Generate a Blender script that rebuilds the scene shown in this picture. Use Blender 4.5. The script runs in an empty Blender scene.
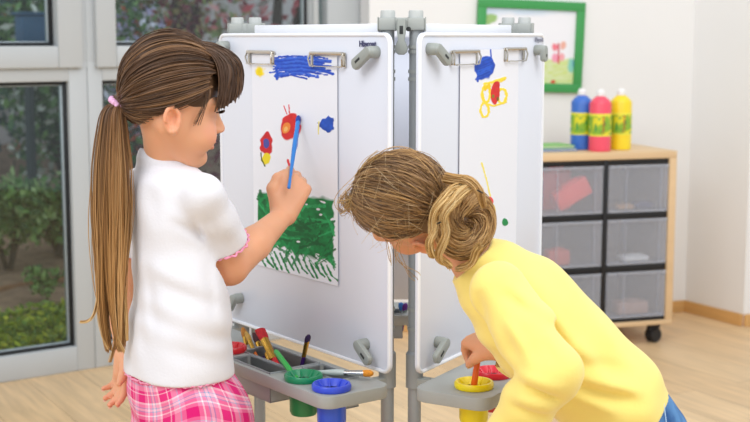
import bpy, bmesh, math, random
import numpy as np
from mathutils import Vector, Matrix
random.seed(7)
RNG = np.random.default_rng(11)
SC = bpy.context.scene
COL = SC.collection
# ------------------------------------------------------------------ camera model (750x422)
CAM_H, FPX = 1.17, 1300.0
TH = math.atan(174 / 1300.0)
_c, _s = math.cos(TH), math.sin(TH)
V = lambda *a: np.array(a, float)
CAM = V(0, 0, CAM_H)
def ray(px, py):
    u = (px - 375) / FPX; v = (211 - py) / FPX
    return V(u, _c + v * _s, v * _c - _s)
def P(px, py, Y):
    r = ray(px, py); return CAM + r * (Y / r[1])
def PZ(px, py, z):
    r = ray(px, py); return CAM + r * ((z - CAM_H) / r[2])
def PP(px, py, o, n):
    r = ray(px, py); return CAM + r * (np.dot(o - CAM, n) / np.dot(r, n))
def nrm(v):
    v = np.asarray(v, float); return v / np.linalg.norm(v)
# ------------------------------------------------------------------ colours / materials
def lin(h):
    if isinstance(h, str):
        h = h.lstrip('#'); c = [int(h[i:i + 2], 16) / 255 for i in (0, 2, 4)]
    else: c = [x / 255 for x in h]
    return tuple((x / 12.92 if x <= .04045 else ((x + .055) / 1.055) ** 2.4) for x in c)
_M = {}
def mat(name, col='808080', rough=.5, metal=0., spec=.5, var=0., vscale=20., bump=0., bscale=60., attr=None, alpha=1.,
        trans=0., sss=0., coat=0., stretch=None, sheen=0.):
    if name in _M: return _M[name]
    m = bpy.data.materials.new(name); m.use_nodes = True
    nt = m.node_tree; b = nt.nodes['Principled BSDF']; L = nt.links.new
    b.inputs['Roughness'].default_value = rough; b.inputs['Metallic'].default_value = metal
    b.inputs['Specular IOR Level'].default_value = spec
    b.inputs['Transmission Weight'].default_value = trans
    b.inputs['Alpha'].default_value = alpha
    b.inputs['Coat Weight'].default_value = coat
    b.inputs['Sheen Weight'].default_value = sheen
    if sss:
        b.inputs['Subsurface Weight'].default_value = sss
        b.inputs['Subsurface Radius'].default_value = (.012, .005, .003); b.inputs['Subsurface Scale'].default_value = .5
    c = lin(col)
    tc = nt.nodes.new('ShaderNodeTexCoord'); src = tc.outputs['Object']
    if stretch:
        mp = nt.nodes.new('ShaderNodeMapping'); mp.inputs['Scale'].default_value = stretch; L(src, mp.inputs['Vector']); src = mp.outputs['Vector']
    if attr:
        a = nt.nodes.new('ShaderNodeAttribute'); a.attribute_name = attr; cs = a.outputs['Color']
    else:
        rg = nt.nodes.new('ShaderNodeRGB'); rg.outputs[0].default_value = (*c, 1); cs = rg.outputs[0]
    if var:
        n = nt.nodes.new('ShaderNodeTexNoise'); n.inputs['Scale'].default_value = vscale; n.inputs['Detail'].default_value = 4; L(src, n.inputs['Vector'])
        mr = nt.nodes.new('ShaderNodeMapRange'); mr.inputs['From Min'].default_value = .25; mr.inputs['From Max'].default_value = .75
        mr.inputs['To Min'].default_value = 1 - var; mr.inputs['To Max'].default_value = 1 + var; L(n.outputs['Fac'], mr.inputs['Value'])
        mx = nt.nodes.new('ShaderNodeVectorMath'); mx.operation = 'SCALE'; L(cs, mx.inputs[0]); L(mr.outputs[0], mx.inputs['Scale']); cs = mx.outputs[0]
    L(cs, b.inputs['Base Color'])
    if bump:
        n = nt.nodes.new('ShaderNodeTexNoise'); n.inputs['Scale'].default_value = bscale; n.inputs['Detail'].default_value = 3; L(src, n.inputs['Vector'])
        bp = nt.nodes.new('ShaderNodeBump'); bp.inputs['Strength'].default_value = bump; bp.inputs['Distance'].default_value = .004
        L(n.outputs['Fac'], bp.inputs['Height']); L(bp.outputs[0], b.inputs['Normal'])
    _M[name] = m
    return m
# ------------------------------------------------------------------ objects
def wl(o):
    p = Vector((0, 0, 0))
    while o is not None: p += o.location; o = o.parent
    return np.array(p)
def tag(o, label=None, cat=None, group=None, kind=None):
    if label: o['label'] = label
    if cat: o['category'] = cat
    if group: o['group'] = group
    if kind: o['kind'] = kind
    return o
def empty(name, loc, label=None, cat=None, group=None, kind=None):
    o = bpy.data.objects.new(name, None); COL.objects.link(o); o.location = [float(x) for x in loc]; o.empty_display_size = .05
    return tag(o, label, cat, group, kind)
class Fr:
    """a local frame: origin + three axes"""
    def __init__(s, o=(0, 0, 0), x=(1, 0, 0), y=(0, 1, 0), z=(0, 0, 1)):
        s.o = np.array(o, float); s.R = np.array([x, y, z], float)
    def __call__(s, p): return s.o + np.asarray(p, float) @ s.R
    def at(s, p): f = Fr(); f.o = s(p); f.R = s.R; return f
def frame_z(o, z, hint=(1, 0, 0)):
    z = nrm(z); x = np.asarray(hint, float); x = x - z * np.dot(x, z)
    if np.linalg.norm(x) < 1e-4: x = V(0, 1, 0) - z * z[1]
    x = nrm(x); return Fr(o, x, np.cross(z, x), z)
ID = Fr()
class MB:
    def __init__(s): s.v = []; s.f = []; s.mi = []; s.n = 0; s.cur = 0
    def add(s, v, f):
        v = np.asarray(v, float); s.v.append(v); s.f += [tuple(i + s.n for i in q) for q in f]; s.mi += [s.cur] * len(f); s.n += len(v); return s
    def bm(s, bm, fr=ID):
        bm.verts.index_update()
        s.add([fr(v.co[:]) for v in bm.verts], [[v.index for v in f.verts] for f in bm.faces]); bm.free(); return s
    def box(s, fr, lo, hi, r=0., seg=2):
        lo = np.array(lo, float); hi = np.array(hi, float); b = bmesh.new(); bmesh.ops.create_cube(b, size=1.)
        for v in b.verts: v.co = Vector((lo + hi) / 2 + np.array(v.co) * (hi - lo))
        if r: bmesh.ops.bevel(b, geom=b.edges[:], offset=min(r, min(abs(hi - lo)) * .49), segments=seg, profile=.5, affect='EDGES')
        return s.bm(b, fr)
    def lathe(s, fr, prof, seg=24):
        n = len(prof); v = []
        for r, z in prof:
            for k in range(seg): a = 2 * math.pi * k / seg; v.append(fr((r * math.cos(a), r * math.sin(a), z)))
        f = [(i * seg + k, i * seg + (k + 1) % seg, (i + 1) * seg + (k + 1) % seg, (i + 1) * seg + k) for i in range(n - 1) for k in range(seg)]
        if prof[0][0] > 1e-6: f.append(tuple(range(seg))[::-1])
        if prof[-1][0] > 1e-6: f.append(tuple((n - 1) * seg + k for k in range(seg)))
        return s.add(v, f)
    def tube(s, pts, rad, seg=8, flat=1., hint=None):
        pts = np.asarray(pts, float); n = len(pts); rad = np.broadcast_to(rad, (n,)); T = np.gradient(pts, axis=0)
        T /= np.linalg.norm(T, axis=1)[:, None] + 1e-12
        h = np.asarray(hint, float) if hint is not None else (V(0, 0, 1) if abs(T[0][2]) < .9 else V(1, 0, 0)); v = []
        for i in range(n):
            a = h - T[i] * np.dot(h, T[i]); a = nrm(a); h = a; b = np.cross(T[i], a)
            for k in range(seg):
                t = 2 * math.pi * k / seg; v.append(pts[i] + rad[i] * (flat * math.cos(t) * a + math.sin(t) * b))
        f = [(i * seg + k, i * seg + (k + 1) % seg, (i + 1) * seg + (k + 1) % seg, (i + 1) * seg + k) for i in range(n - 1) for k in range(seg)]
        f.append(tuple(range(seg))[::-1]); f.append(tuple((n - 1) * seg + k for k in range(seg)))
        return s.add(v, f)
    def prism(s, fr, poly, z0, z1, r=0., seg=2):
        b = bmesh.new(); vs = [b.verts.new((x, y, z0)) for x, y in poly]; f = b.faces.new(vs)
        e = bmesh.ops.extrude_face_region(b, geom=[f]); 
        for g in e['geom']:
            if isinstance(g, bmesh.types.BMVert): g.co.z = z1
        if r:
            ed = [q for q in b.edges if abs(q.verts[0].co.z - q.verts[1].co.z) < 1e-7]
            bmesh.ops.bevel(b, geom=ed, offset=r, segments=seg, profile=.5, affect='EDGES')
        return s.bm(b, fr)
    def build(s, name, m, parent=None, base=None, smooth=True, colors=None, recalc=True, **tags):
        vv = np.concatenate(s.v) if s.v else np.zeros((0, 3))
        o0 = wl(parent) if parent else (np.array(base, float) if base is not None else np.zeros(3))
        me = bpy.data.meshes.new(name); me.from_pydata((vv - o0).tolist(), [], s.f)
        ms = m if isinstance(m, (list, tuple)) else [m]
        for k in ms: me.materials.append(k)
        if len(ms) > 1: me.polygons.foreach_set('material_index', s.mi)
        if recalc:
            b = bmesh.new(); b.from_mesh(me); bmesh.ops.recalc_face_normals(b, faces=b.faces[:]); b.to_mesh(me); b.free()
        if colors is not None: setcol(me, colors)
        if smooth:
            me.polygons.foreach_set('use_smooth', [True] * len(me.polygons))
            try: me.set_sharp_from_angle(angle=math.radians(38))
            except Exception: pass
        o = bpy.data.objects.new(name, me); COL.objects.link(o)
        if parent: o.parent = parent
        else: o.location = o0
        return tag(o, **tags)
def setcol(me, c, name='col'):
    a = me.attributes.new(name, 'FLOAT_COLOR', 'POINT'); c = np.asarray(c, np.float32)
    if c.shape[1] == 3: c = np.concatenate([c, np.ones((len(c), 1), np.float32)], 1)
    a.data.foreach_set('color', c.ravel())
def npmesh(name, v, f, m, parent=None, base=None, colors=None, smooth=True, **tags):
    """fast mesh from numpy arrays (faces all with the same corner count)"""
    o0 = wl(parent) if parent else (np.array(base, float) if base is not None else np.zeros(3))
    v = np.asarray(v, float) - o0; f = np.asarray(f, np.int32); k = f.shape[1]
    me = bpy.data.meshes.new(name); me.vertices.add(len(v)); me.vertices.foreach_set('co', v.astype(np.float32).ravel())
    me.loops.add(f.size); me.loops.foreach_set('vertex_index', f.ravel())
    me.polygons.add(len(f)); me.polygons.foreach_set('loop_start', np.arange(0, f.size, k, dtype=np.int32))
    me.update(calc_edges=True)
    for q in (m if isinstance(m, (list, tuple)) else [m]): me.materials.append(q)
    if colors is not None: setcol(me, colors)
    if smooth: me.polygons.foreach_set('use_smooth', [True] * len(f))
    me.validate()
    o = bpy.data.objects.new(name, me); COL.objects.link(o)
    if parent: o.parent = parent
    else: o.location = o0
    return tag(o, **tags)
def rrect(w0, w1, h0, h1, r, n=6):
    p = []
    for cx, cy, a0 in ((w1 - r, h1 - r, 0), (w0 + r, h1 - r, 90), (w0 + r, h0 + r, 180), (w1 - r, h0 + r, 270)):
        for k in range(n + 1):
            a = math.radians(a0 + 90 * k / n); p.append((cx + r * math.cos(a), cy + r * math.sin(a)))
    return p
def text_mesh(name, s, size, fr, m, parent, depth=.0004, shear=0., bold=0.):
    cu = bpy.data.curves.new(name, 'FONT'); cu.body = s; cu.size = size; cu.extrude = depth; cu.align_x = 'CENTER'; cu.align_y = 'CENTER'; cu.shear = shear; cu.offset = bold
    o = bpy.data.objects.new(name, cu); COL.objects.link(o)
    dg = bpy.context.evaluated_depsgraph_get(); me = bpy.data.meshes.new_from_object(o.evaluated_get(dg)); bpy.data.objects.remove(o)
    mb = MB(); mb.add([fr(v.co[:]) for v in me.vertices], [list(p.vertices) for p in me.polygons])
    return mb.build(name, m, parent, smooth=False, recalc=False)
# ------------------------------------------------------------------ signed distance modelling
class SDF:
    def __init__(s, lo, hi, h):
        s.lo = np.array(lo, float); s.h = h; s.n = np.ceil((np.array(hi) - s.lo) / h).astype(int) + 1
        s.F = np.full(s.n, .06, np.float32)
    def _sl(s, lo, hi):
        a = np.clip(np.floor((np.array(lo) - s.lo) / s.h).astype(int), 0, s.n); b = np.clip(np.ceil((np.array(hi) - s.lo) / s.h).astype(int) + 1, 0, s.n)
        if np.any(b <= a): return None
        sl = tuple(slice(i, j) for i, j in zip(a, b))
        g = [(s.lo[i] + s.h * np.arange(a[i], b[i])).astype(np.float32) for i in range(3)]
        return sl, g[0][:, None, None], g[1][None, :, None], g[2][None, None, :]
    def _op(s, sl, d, k, op):
        a = s.F[sl]
        if op == 'sub': d = -d; 
        if op == 'u':
            if k > 0: h = np.maximum(k - np.abs(a - d), 0) / k; r = np.minimum(a, d) - h * h * k * .25
            else: r = np.minimum(a, d)
        else:
            if k > 0: h = np.maximum(k - np.abs(a - d), 0) / k; r = np.maximum(a, d) + h * h * k * .25
            else: r = np.maximum(a, d)
        s.F[sl] = r
    def cone(s, a, b, ra, rb, k=.01, op='u'):
        a = np.array(a, float); b = np.array(b, float); m = max(ra, rb) + k + 3 * s.h
        q = s._sl(np.minimum(a, b) - m, np.maximum(a, b) + m)
        if q is None: return
        sl, X, Y, Z = q; ab = b - a; L2 = float(ab @ ab) + 1e-12
        t = np.clip(((X - a[0]) * ab[0] + (Y - a[1]) * ab[1] + (Z - a[2]) * ab[2]) / L2, 0, 1)
        d = np.sqrt((X - a[0] - t * ab[0]) ** 2 + (Y - a[1] - t * ab[1]) ** 2 + (Z - a[2] - t * ab[2]) ** 2) - (ra + t * (rb - ra))
        s._op(sl, d, k, op)
    def chain(s, pts, rad, k=.01, op='u'):
        for i in range(len(pts) - 1): s.cone(pts[i], pts[i + 1], rad[i], rad[i + 1], k, op)
    def ell(s, c, r, R=None, k=.01, op='u'):
        c = np.array(c, float); r = np.array(r, float); R = np.eye(3) if R is None else np.array(R, float)
        ext = np.sqrt(((R * r[:, None]) ** 2).sum(0)) + k + 3 * s.h
        q = s._sl(c - ext, c + ext)
        if q is None: return
        sl, X, Y, Z = q; X = X - c[0]; Y = Y - c[1]; Z = Z - c[2]
        l = [(X * R[i][0] + Y * R[i][1] + Z * R[i][2]) for i in range(3)]
        k0 = np.sqrt(sum((l[i] / r[i]) ** 2 for i in range(3))); k1 = np.sqrt(sum((l[i] / r[i] ** 2) ** 2 for i in range(3))) + 1e-9
        s._op(sl, k0 * (k0 - 1) / k1, k, op)
    def loft(s, fr, z, cx, cy, rx, ry, k=.01, op='u', off=0., cap=None, power=2.):
        """stack of (super)ellipses along the frame's z axis"""
        z = np.array(z, float); big = max(max(rx), max(ry)) + max(map(abs, list(cx) + list(cy))) + k + 3 * s.h + off
        c = [fr((x, y, w)) for w in (z[0] - off - .01, z[-1] + off + .01) for x in (-big, big) for y in (-big, big)]
        q = s._sl(np.min(c, 0), np.max(c, 0))
        if q is None: return
        sl, X, Y, Z = q; X = X - fr.o[0]; Y = Y - fr.o[1]; Z = Z - fr.o[2]; R = fr.R
        lx, ly, lz = [(X * R[i][0] + Y * R[i][1] + Z * R[i][2]) for i in range(3)]
        zz = np.linspace(z[0], z[-1], 160)
        def sm(a):
            a = np.interp(zz, z, a); kk = np.ones(13) / 13; return np.convolve(np.pad(a, 6, 'edge'), kk, 'valid')
        CX, CY, RX, RY = [np.interp(lz, zz, sm(a)) for a in (cx, cy, rx, ry)]
        RX = RX + off; RY = RY + off; u = (lx - CX) / RX; w = (ly - CY) / RY
        rr = np.sqrt(u * u + w * w) if power == 2 else (np.abs(u) ** power + np.abs(w) ** power) ** (1 / power)
        g = np.sqrt((u / RX) ** 2 + (w / RY) ** 2) / np.maximum(np.sqrt(u * u + w * w), 1e-4)
        d = (rr - 1) / np.maximum(g, 1e-3); d = np.maximum(d, -np.minimum(RX, RY))
        dz = np.maximum(z[0] - off - lz, lz - z[-1] - off)
        s._op(sl, np.maximum(d, dz).astype(np.float32), k, op)
    def half(s, o, n, k=0.):
        """keep the side the normal points away from"""
        n = nrm(n); g = [s.lo[i] + s.h * np.arange(s.n[i]) for i in range(3)]
        d = (g[0][:, None, None] - o[0]) * n[0] + (g[1][None, :, None] - o[1]) * n[1] + (g[2][None, None, :] - o[2]) * n[2]
        s._op((slice(None),) * 3, d.astype(np.float32), k, 'i')
    def ridge(s, a, b, w, amp, dep=.35):
        """soft cloth fold along a-b (amp < 0: a crease), fading out at both ends"""
        a = np.array(a, float); b = np.array(b, float); m = np.array([2.6 * w, 2.6 * w / dep, 2.6 * w]); q = s._sl(np.minimum(a, b) - m, np.maximum(a, b) + m)
        if q is None: return
        sl, X, Y, Z = q; ab = b - a; t = np.clip(((X - a[0]) * ab[0] + (Y - a[1]) * ab[1] + (Z - a[2]) * ab[2]) / float(ab @ ab), 0, 1)
        d2 = (X - a[0] - t * ab[0]) ** 2 + (dep * (Y - a[1] - t * ab[1])) ** 2 + (Z - a[2] - t * ab[2]) ** 2
        s.F[sl] -= (amp * np.exp(-d2 / (w * w)) * np.sin(np.pi * np.clip(t, .02, .98)) ** .7).astype(np.float32)
    def field(s, fn, lo=None, hi=None):
        """F += fn(X,Y,Z) inside a box"""
        q = s._sl(s.lo if lo is None else lo, s.lo + s.h * s.n if hi is None else hi); sl, X, Y, Z = q
        s.F[sl] += fn(X, Y, Z).astype(np.float32)
    def mesh(s):
        F = s.F; F[0] = F[-1] = .05; F[:, 0] = F[:, -1] = .05; F[:, :, 0] = F[:, :, -1] = .05
        I = F < 0; nx, ny, nz = F.shape
        cnt = np.zeros((nx - 1, ny - 1, nz - 1), np.int8)
        for i in (0, 1):
            for j in (0, 1):
                for k in (0, 1): cnt += I[i:nx - 1 + i, j:ny - 1 + j, k:nz - 1 + k]
        act = (cnt > 0) & (cnt < 8); ijk = np.argwhere(act); idx = np.full(act.shape, -1, np.int32); idx[act] = np.arange(len(ijk))
        c8 = {(i, j, k): F[ijk[:, 0] + i, ijk[:, 1] + j, ijk[:, 2] + k] for i in (0, 1) for j in (0, 1) for k in (0, 1)}
        acc = np.zeros((len(ijk), 3)); num = np.zeros(len(ijk))
        for p in c8:
            for ax in range(3):
                if p[ax] == 0:
                    q = list(p); q[ax] = 1; a = c8[p]; b = c8[tuple(q)]; m = (a < 0) != (b < 0)
                    t = np.where(m, a / np.where(m, a - b, 1), 0); pt = np.tile(np.array(p, float), (len(ijk), 1)); pt[:, ax] = t
                    acc[m] += pt[m]; num[m] += 1
        v = (ijk + acc / num[:, None]) * s.h + s.lo
        fs = []
        for ax in range(3):
            sa = [slice(1, -1)] * 3; sb = [slice(1, -1)] * 3; sa[ax] = slice(0, -1); sb[ax] = slice(1, None)
            A = I[tuple(sa)]; B = I[tuple(sb)]; o = np.array([1, 1, 1]); o[ax] = 0
            for fl in (0, 1):
                e = np.argwhere((A & ~B) if fl == 0 else (~A & B)) + o
                u = (ax + 1) % 3; w = (ax + 2) % 3; eu = np.eye(3, dtype=int)[u]; ew = np.eye(3, dtype=int)[w]
                g = lambda q: idx[q[:, 0], q[:, 1], q[:, 2]]
                qd = np.stack([g(e - eu - ew), g(e - ew), g(e), g(e - eu)], 1)
                fs.append(qd if fl == 0 else qd[:, ::-1])
        f = np.concatenate(fs); f = f[(f >= 0).all(1)]
        return v, f
def relax(v, f, it=2, lam=.5):
    n = len(v); e = np.concatenate([f[:, [i, (i + 1) % 4]] for i in range(4)])
    for _ in range(it):
        a = np.zeros((n, 3)); c = np.zeros(n)
        for d in range(3): a[:, d] = np.bincount(e[:, 0], v[e[:, 1], d], n) + np.bincount(e[:, 1], v[e[:, 0], d], n)
        c = np.bincount(e[:, 0], minlength=n) + np.bincount(e[:, 1], minlength=n)
        v = v + lam * (a / np.maximum(c, 1)[:, None] - v)
    return v
def vnoise(p, s, seed=0):
    """cheap smooth value noise on points (N,3)"""
    q = np.asarray(p) * s; i = np.floor(q).astype(np.int64); f = q - i; f = f * f * (3 - 2 * f); r = 0
    def hsh(x, y, z):
        n = (x * 73856093) ^ (y * 19349663) ^ (z * 83492791) ^ (seed * 2654435761)
        n = (n ^ (n >> 13)) * 1274126177 & 0x7fffffff
        return (n % 65536) / 65535.
    for a in (0, 1):
        for b in (0, 1):
            for c in (0, 1):
                w = (f[:, 0] if a else 1 - f[:, 0]) * (f[:, 1] if b else 1 - f[:, 1]) * (f[:, 2] if c else 1 - f[:, 2])
                r = r + w * hsh(i[:, 0] + a, i[:, 1] + b, i[:, 2] + c)
    return r
def strands(name, paths, rad, cols, m, parent, seg=3, **tags):
    """many thin tapered hairs -> one mesh; paths (N,K,3), rad (N,) or (N,K), cols (N,K,3)"""
    paths = np.asarray(paths, float); N, K, _ = paths.shape
    rad = np.asarray(rad, float); rad = rad[:, None] * np.ones(K) if rad.ndim == 1 else rad
    T = np.gradient(paths, axis=1); T /= np.linalg.norm(T, axis=2, keepdims=True) + 1e-9
    h = RNG.normal(size=(N, 1, 3)); a = h - T * (h * T).sum(2, keepdims=True); a /= np.linalg.norm(a, axis=2, keepdims=True) + 1e-9; b = np.cross(T, a)
    ang = 2 * np.pi * np.arange(seg) / seg
    v = paths[:, :, None] + rad[:, :, None, None] * (np.cos(ang)[:, None] * a[:, :, None] + np.sin(ang)[:, None] * b[:, :, None])
    i0 = (np.arange(N)[:, None, None] * K + np.arange(K - 1)[None, :, None]) * seg; k = np.arange(seg)[None, None]; k2 = (k + 1) % seg
    f = np.stack([i0 + k, i0 + k2, i0 + seg + k2, i0 + seg + k], -1).reshape(-1, 4)
    c = np.repeat(np.asarray(cols)[:, :, None], seg, 2).reshape(-1, 3)
    return npmesh(name, v.reshape(-1, 3), f, m, parent, colors=c, **tags)
# ------------------------------------------------------------------ setting
W0 = PZ(0, 383, 0.); WD = nrm(PZ(83, 370, 0.) - W0); WN = V(WD[1], -WD[0], 0)      # window wall: along, into the room
BC = PZ(685, 311.2, 0.); RC = PZ(743, 326, 0.)                                     # back corner, end of the right wall
a_ = math.radians(72.8); BD = V(math.sin(a_), math.cos(a_), 0); BN = V(BD[1], -BD[0], 0)
RD = nrm(RC - BC)
def ws(px, py):
    q = PP(px, py, W0, WN); return float((q - W0) @ WD), float(q[2])
WF = Fr(W0, WD, WN, (0, 0, 1)); sL = ws(87, 70)[0]
M_wall = mat('wall_paint', 'EDEDED', .9, var=.012, vscale=3., bump=.05, bscale=180)
M_frame = mat('window_frame_paint', 'BDC2C5', .45, var=.01, vscale=6)
M_seal = mat('window_seal', '14181C', .5)
M_alu = mat('window_spacer', 'B9C6CE', .35, .3)
# floor : procedural laminate boards
m = bpy.data.materials.new('laminate_floor'); m.use_nodes = True; nt = m.node_tree; L = nt.links.new; b = nt.nodes['Principled BSDF']
tc = nt.nodes.new('ShaderNodeTexCoord'); mp = nt.nodes.new('ShaderNodeMapping'); mp.inputs['Rotation'].default_value = (0, 0, math.radians(-120)); L(tc.outputs['Object'], mp.inputs[0])
br = nt.nodes.new('ShaderNodeTexBrick'); br.inputs['Scale'].default_value = 1; br.inputs['Brick Width'].default_value = 1.25; br.inputs['Row Height'].default_value = .19
br.inputs['Mortar Size'].default_value = .0012; br.inputs['Color1'].default_value = (*lin('E6C79C'), 1); br.inputs['Color2'].default_value = (*lin('DDBB8E'), 1)
br.inputs['Mortar'].default_value = (*lin('A8855A'), 1); br.inputs['Bias'].default_value = 0; L(mp.outputs[0], br.inputs[0])
mp2 = nt.nodes.new('ShaderNodeMapping'); mp2.inputs['Scale'].default_value = (1.2, 14, 1); L(mp.outputs[0], mp2.inputs[0])
nz = nt.nodes.new('ShaderNodeTexNoise'); nz.inputs['Scale'].default_value = 2.2; nz.inputs['Detail'].default_value = 5; nz.inputs['Distortion'].default_value = 1.2; L(mp2.outputs[0], nz.inputs[0])
mr = nt.nodes.new('ShaderNodeMapRange'); mr.inputs[1].default_value = .3; mr.inputs[2].default_value = .7; mr.inputs[3].default_value = .84; mr.inputs[4].default_value = 1.12; L(nz.outputs[0], mr.inputs[0])
sc_ = nt.nodes.new('ShaderNodeVectorMath'); sc_.operation = 'SCALE'; L(br.outputs[0], sc_.inputs[0]); L(mr.outputs[0], sc_.inputs['Scale']); L(sc_.outputs[0], b.inputs['Base Color'])
b.inputs['Roughness'].default_value = .38; b.inputs['Specular IOR Level'].default_value = .4
M_floor = m
fl = MB(); wq = lambda s, n: (W0 + WD * s + WN * n)
BEND = BC - BD * 1.42                                                               # left end of the back wall
FR_ = RC + BD * 2.2
poly = [wq(-3.2, 0.0), wq(1.55, 0.0), BEND + BD * .0, BC, RC, FR_, FR_ - V(0, 6.2, 0), V(-3.9, -.5, 0)]
fl.prism(ID, [(p[0], p[1]) for p in poly], -.06, 0.)
fl.build('floor', M_floor, kind='structure', smooth=False)
def wall(name, A, D, Lg, N, z0=0., z1=2.75, th=.12):
    mb = MB(); mb.box(Fr(A, D, N, (0, 0, 1)), (0, -th, z0), (Lg, 0, z1)); return mb.build(name, M_wall, kind='structure', smooth=False)
wall('wall_back', BEND, BD, 1.42 + .02, BN)
RN = V(RD[1], -RD[0], 0)
wall('wall_right', BC, RD, float(np.linalg.norm(RC - BC)), RN)
wall('wall_right_return', RC, BD, 2.2, BN)
# wooden baseboards
M_base = mat('baseboard_wood', 'D2A466', .5, var=.12, vscale=3, stretch=(1, 1, 12))
def baseb(name, A, D, Lg, N, h=.05):
    mb = MB(); mb.box(Fr(A, D, N, (0, 0, 1)), (0, 0.0005, 0), (Lg, .014, h), .003); return mb.build(name, M_base, kind='structure', smooth=False)
baseb('baseboard_back', BEND, BD, 1.42 - .008, BN); baseb('baseboard_right', BC, RD, float(np.linalg.norm(RC - BC)), RN)
baseb('baseboard_return', RC, BD, 2.2, BN)
wall('wall_left', W0 - WD * 3.2, WD, 3.2 + sL - .85, WN)
baseb('baseboard_left', W0 - WD * 3.2, WD, 3.2 + sL - .85, WN)
# windows -------------------------------------------------------------
def thin_glass():
    m = bpy.data.materials.new('window_glass'); m.use_nodes = True; nt = m.node_tree; nt.nodes.clear(); L = nt.links.new
    o = nt.nodes.new('ShaderNodeOutputMaterial'); mx = nt.nodes.new('ShaderNodeMixShader'); t = nt.nodes.new('ShaderNodeBsdfTransparent'); g = nt.nodes.new('ShaderNodeBsdfGlossy')
    t.inputs[0].default_value = (.86, .92, .91, 1); g.inputs['Roughness'].default_value = .02
    f = nt.nodes.new('ShaderNodeFresnel'); f.inputs[0].default_value = 1.45
    L(f.outputs[0], mx.inputs[0]); L(t.outputs[0], mx.inputs[1]); L(g.outputs[0], mx.inputs[2]); L(mx.outputs[0], o.inputs[0]); return m
M_glass = thin_glass()
z_low0 = ws(40, 352)[1]; z_low1 = ws(40, 82)[1]; z_tr = ws(60, 68)[1]; z_up0 = ws(40, 46)[1]
sLg = ws(77, 345)[0]; sUg = ws(55.5, 30)[0]; sUo = ws(80.5, 40)[0]
sRo = ws(94, 40)[0]; sRg = ws(114, 30)[0]; sRl = ws(103, 100)[0]; sRend = ws(311, 15)[0]; sEnd = ws(357, 15)[0]
s2a, s2b = ws(319, 15)[0], ws(327.5, 15)[0]
ZT = 2.3
def rect_frame(mb, s0, s1, z0, z1, i0, i1, j0, j1, n0, n1, r=.004):
    mb.box(WF, (s0, n0, z0), (i0, n1, z1), r); mb.box(WF, (i1, n0, z0), (s1, n1, z1), r)
    mb.box(WF, (i0 - .001, n0, z0), (i1 + .001, n1, j0), r); mb.box(WF, (i0 - .001, n0, j1), (i1 + .001, n1, z1), r)
def window(name, s0, s1, lo, up, sash):
    root = empty(name, wq((s0 + s1) / 2, 0), kind='structure')
    mb = MB(); rect_frame(mb, s0, s1, 0.0, z_tr + .02, lo[0], lo[1], z_low0, z_low1, -.075, 0)
    mb.box(WF, (s0, -.075, z_tr), (s0 + .03, -.001, ZT)); mb.box(WF, (s1 - .03, -.075, z_tr), (s1, -.001, ZT)); mb.box(WF, (s0, -.075, ZT - .03), (s1, -.001, ZT))
    mb.build('frame', M_frame, root)
    mb = MB(); rect_frame(mb, sash[0], sash[1], z_tr, ZT, up[0], up[1], z_up0, ZT - .09, -.05, .022, .006); mb.build('sash', M_frame, root)
    for (a, b2, c, d) in ((lo[0], lo[1], z_low0, z_low1), (up[0], up[1], z_up0, ZT - .09)):
        mb = MB(); rect_frame(mb, a - .001, b2 + .001, c - .001, d + .001, a + .014, b2 - .014, c + .012, d - .012, -.06, -.022, .001); sl = mb.build('seal', M_seal, root)
        mb = MB(); mb.box(WF, (a + .004, -.044, c + .004), (b2 - .004, -.038, d - .004)); mb.build('pane', M_glass, root, smooth=False)
        mb = MB(); rect_frame(mb, a + .012, b2 - .012, c + .010, d - .010, a + .018, b2 - .018, c + .015, d - .015, -.05, -.03, .001); mb.build('spacer', M_alu, root)
    return root
window('window_1', sL - .85, sL, (sL - .76, sLg), (sL - .79, sUg), (sL - .842, sUo))
window('window_2', sL + .001, s2a - .012, (sRl, s2a - .09), (sRg, sRend), (sRo, s2a - .014))
# narrow side light and outer post beside it
root = empty('window_3', wq((s2a + sEnd) / 2, 0), kind='structure')
mb = MB(); rect_frame(mb, s2a - .011, sEnd + .2, 0, ZT, s2a, s2b, .1, ZT - .08, -.075, 0); mb.build('frame', M_frame, root)
mb = MB(); mb.box(WF, (s2a - .002, -.044, .09), (s2b + .002, -.038, ZT - .07)); mb.build('pane', M_glass, root, smooth=False)
mb = MB(); mb.box(WF, (sL - .85, -.09, ZT), (sEnd + .2, .02, 2.75)); mb.build('wall_window', M_wall, kind='structure', smooth=False)
# drain notch on the frame foot
# ------------------------------------------------------------------ garden outside
GO = -WN
def gp(px, py, dist):
    """point seen at a pixel on the vertical plane `dist` outside the window wall"""
    return PP(px, py, W0 + GO * dist, WN)
GX = Fr(W0 + GO * .12, WD, GO, (0, 0, 1))
def gz(o): return -.05 + .085 * max(o - .3, 0)
M_soil = mat('garden_soil', '8C7260', .95, var=.35, vscale=14, bump=.6, bscale=40)
nx_, ny_ = 70, 60; S_, O_ = np.meshgrid(np.linspace(-2.2, 5.2, nx_), np.linspace(0, 7.5, ny_), indexing='ij')
Zg = -.05 + .085 * np.maximum(O_ - .3, 0); pts = np.stack([S_.ravel(), O_.ravel(), Zg.ravel()], 1); pts[:, 2] += .05 * (vnoise(pts, 6.) - .5) + .03 * (vnoise(pts, 17., 3) - .5)
q = np.arange(nx_ * ny_).reshape(nx_, ny_); qf = np.stack([q[:-1, :-1], q[1:, :-1], q[1:, 1:], q[:-1, 1:]], -1).reshape(-1, 4)
npmesh('garden_ground', GX(pts), qf, M_soil, kind='structure')
M_leaf = mat('foliage', attr='col', rough=.6, spec=.3)
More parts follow.
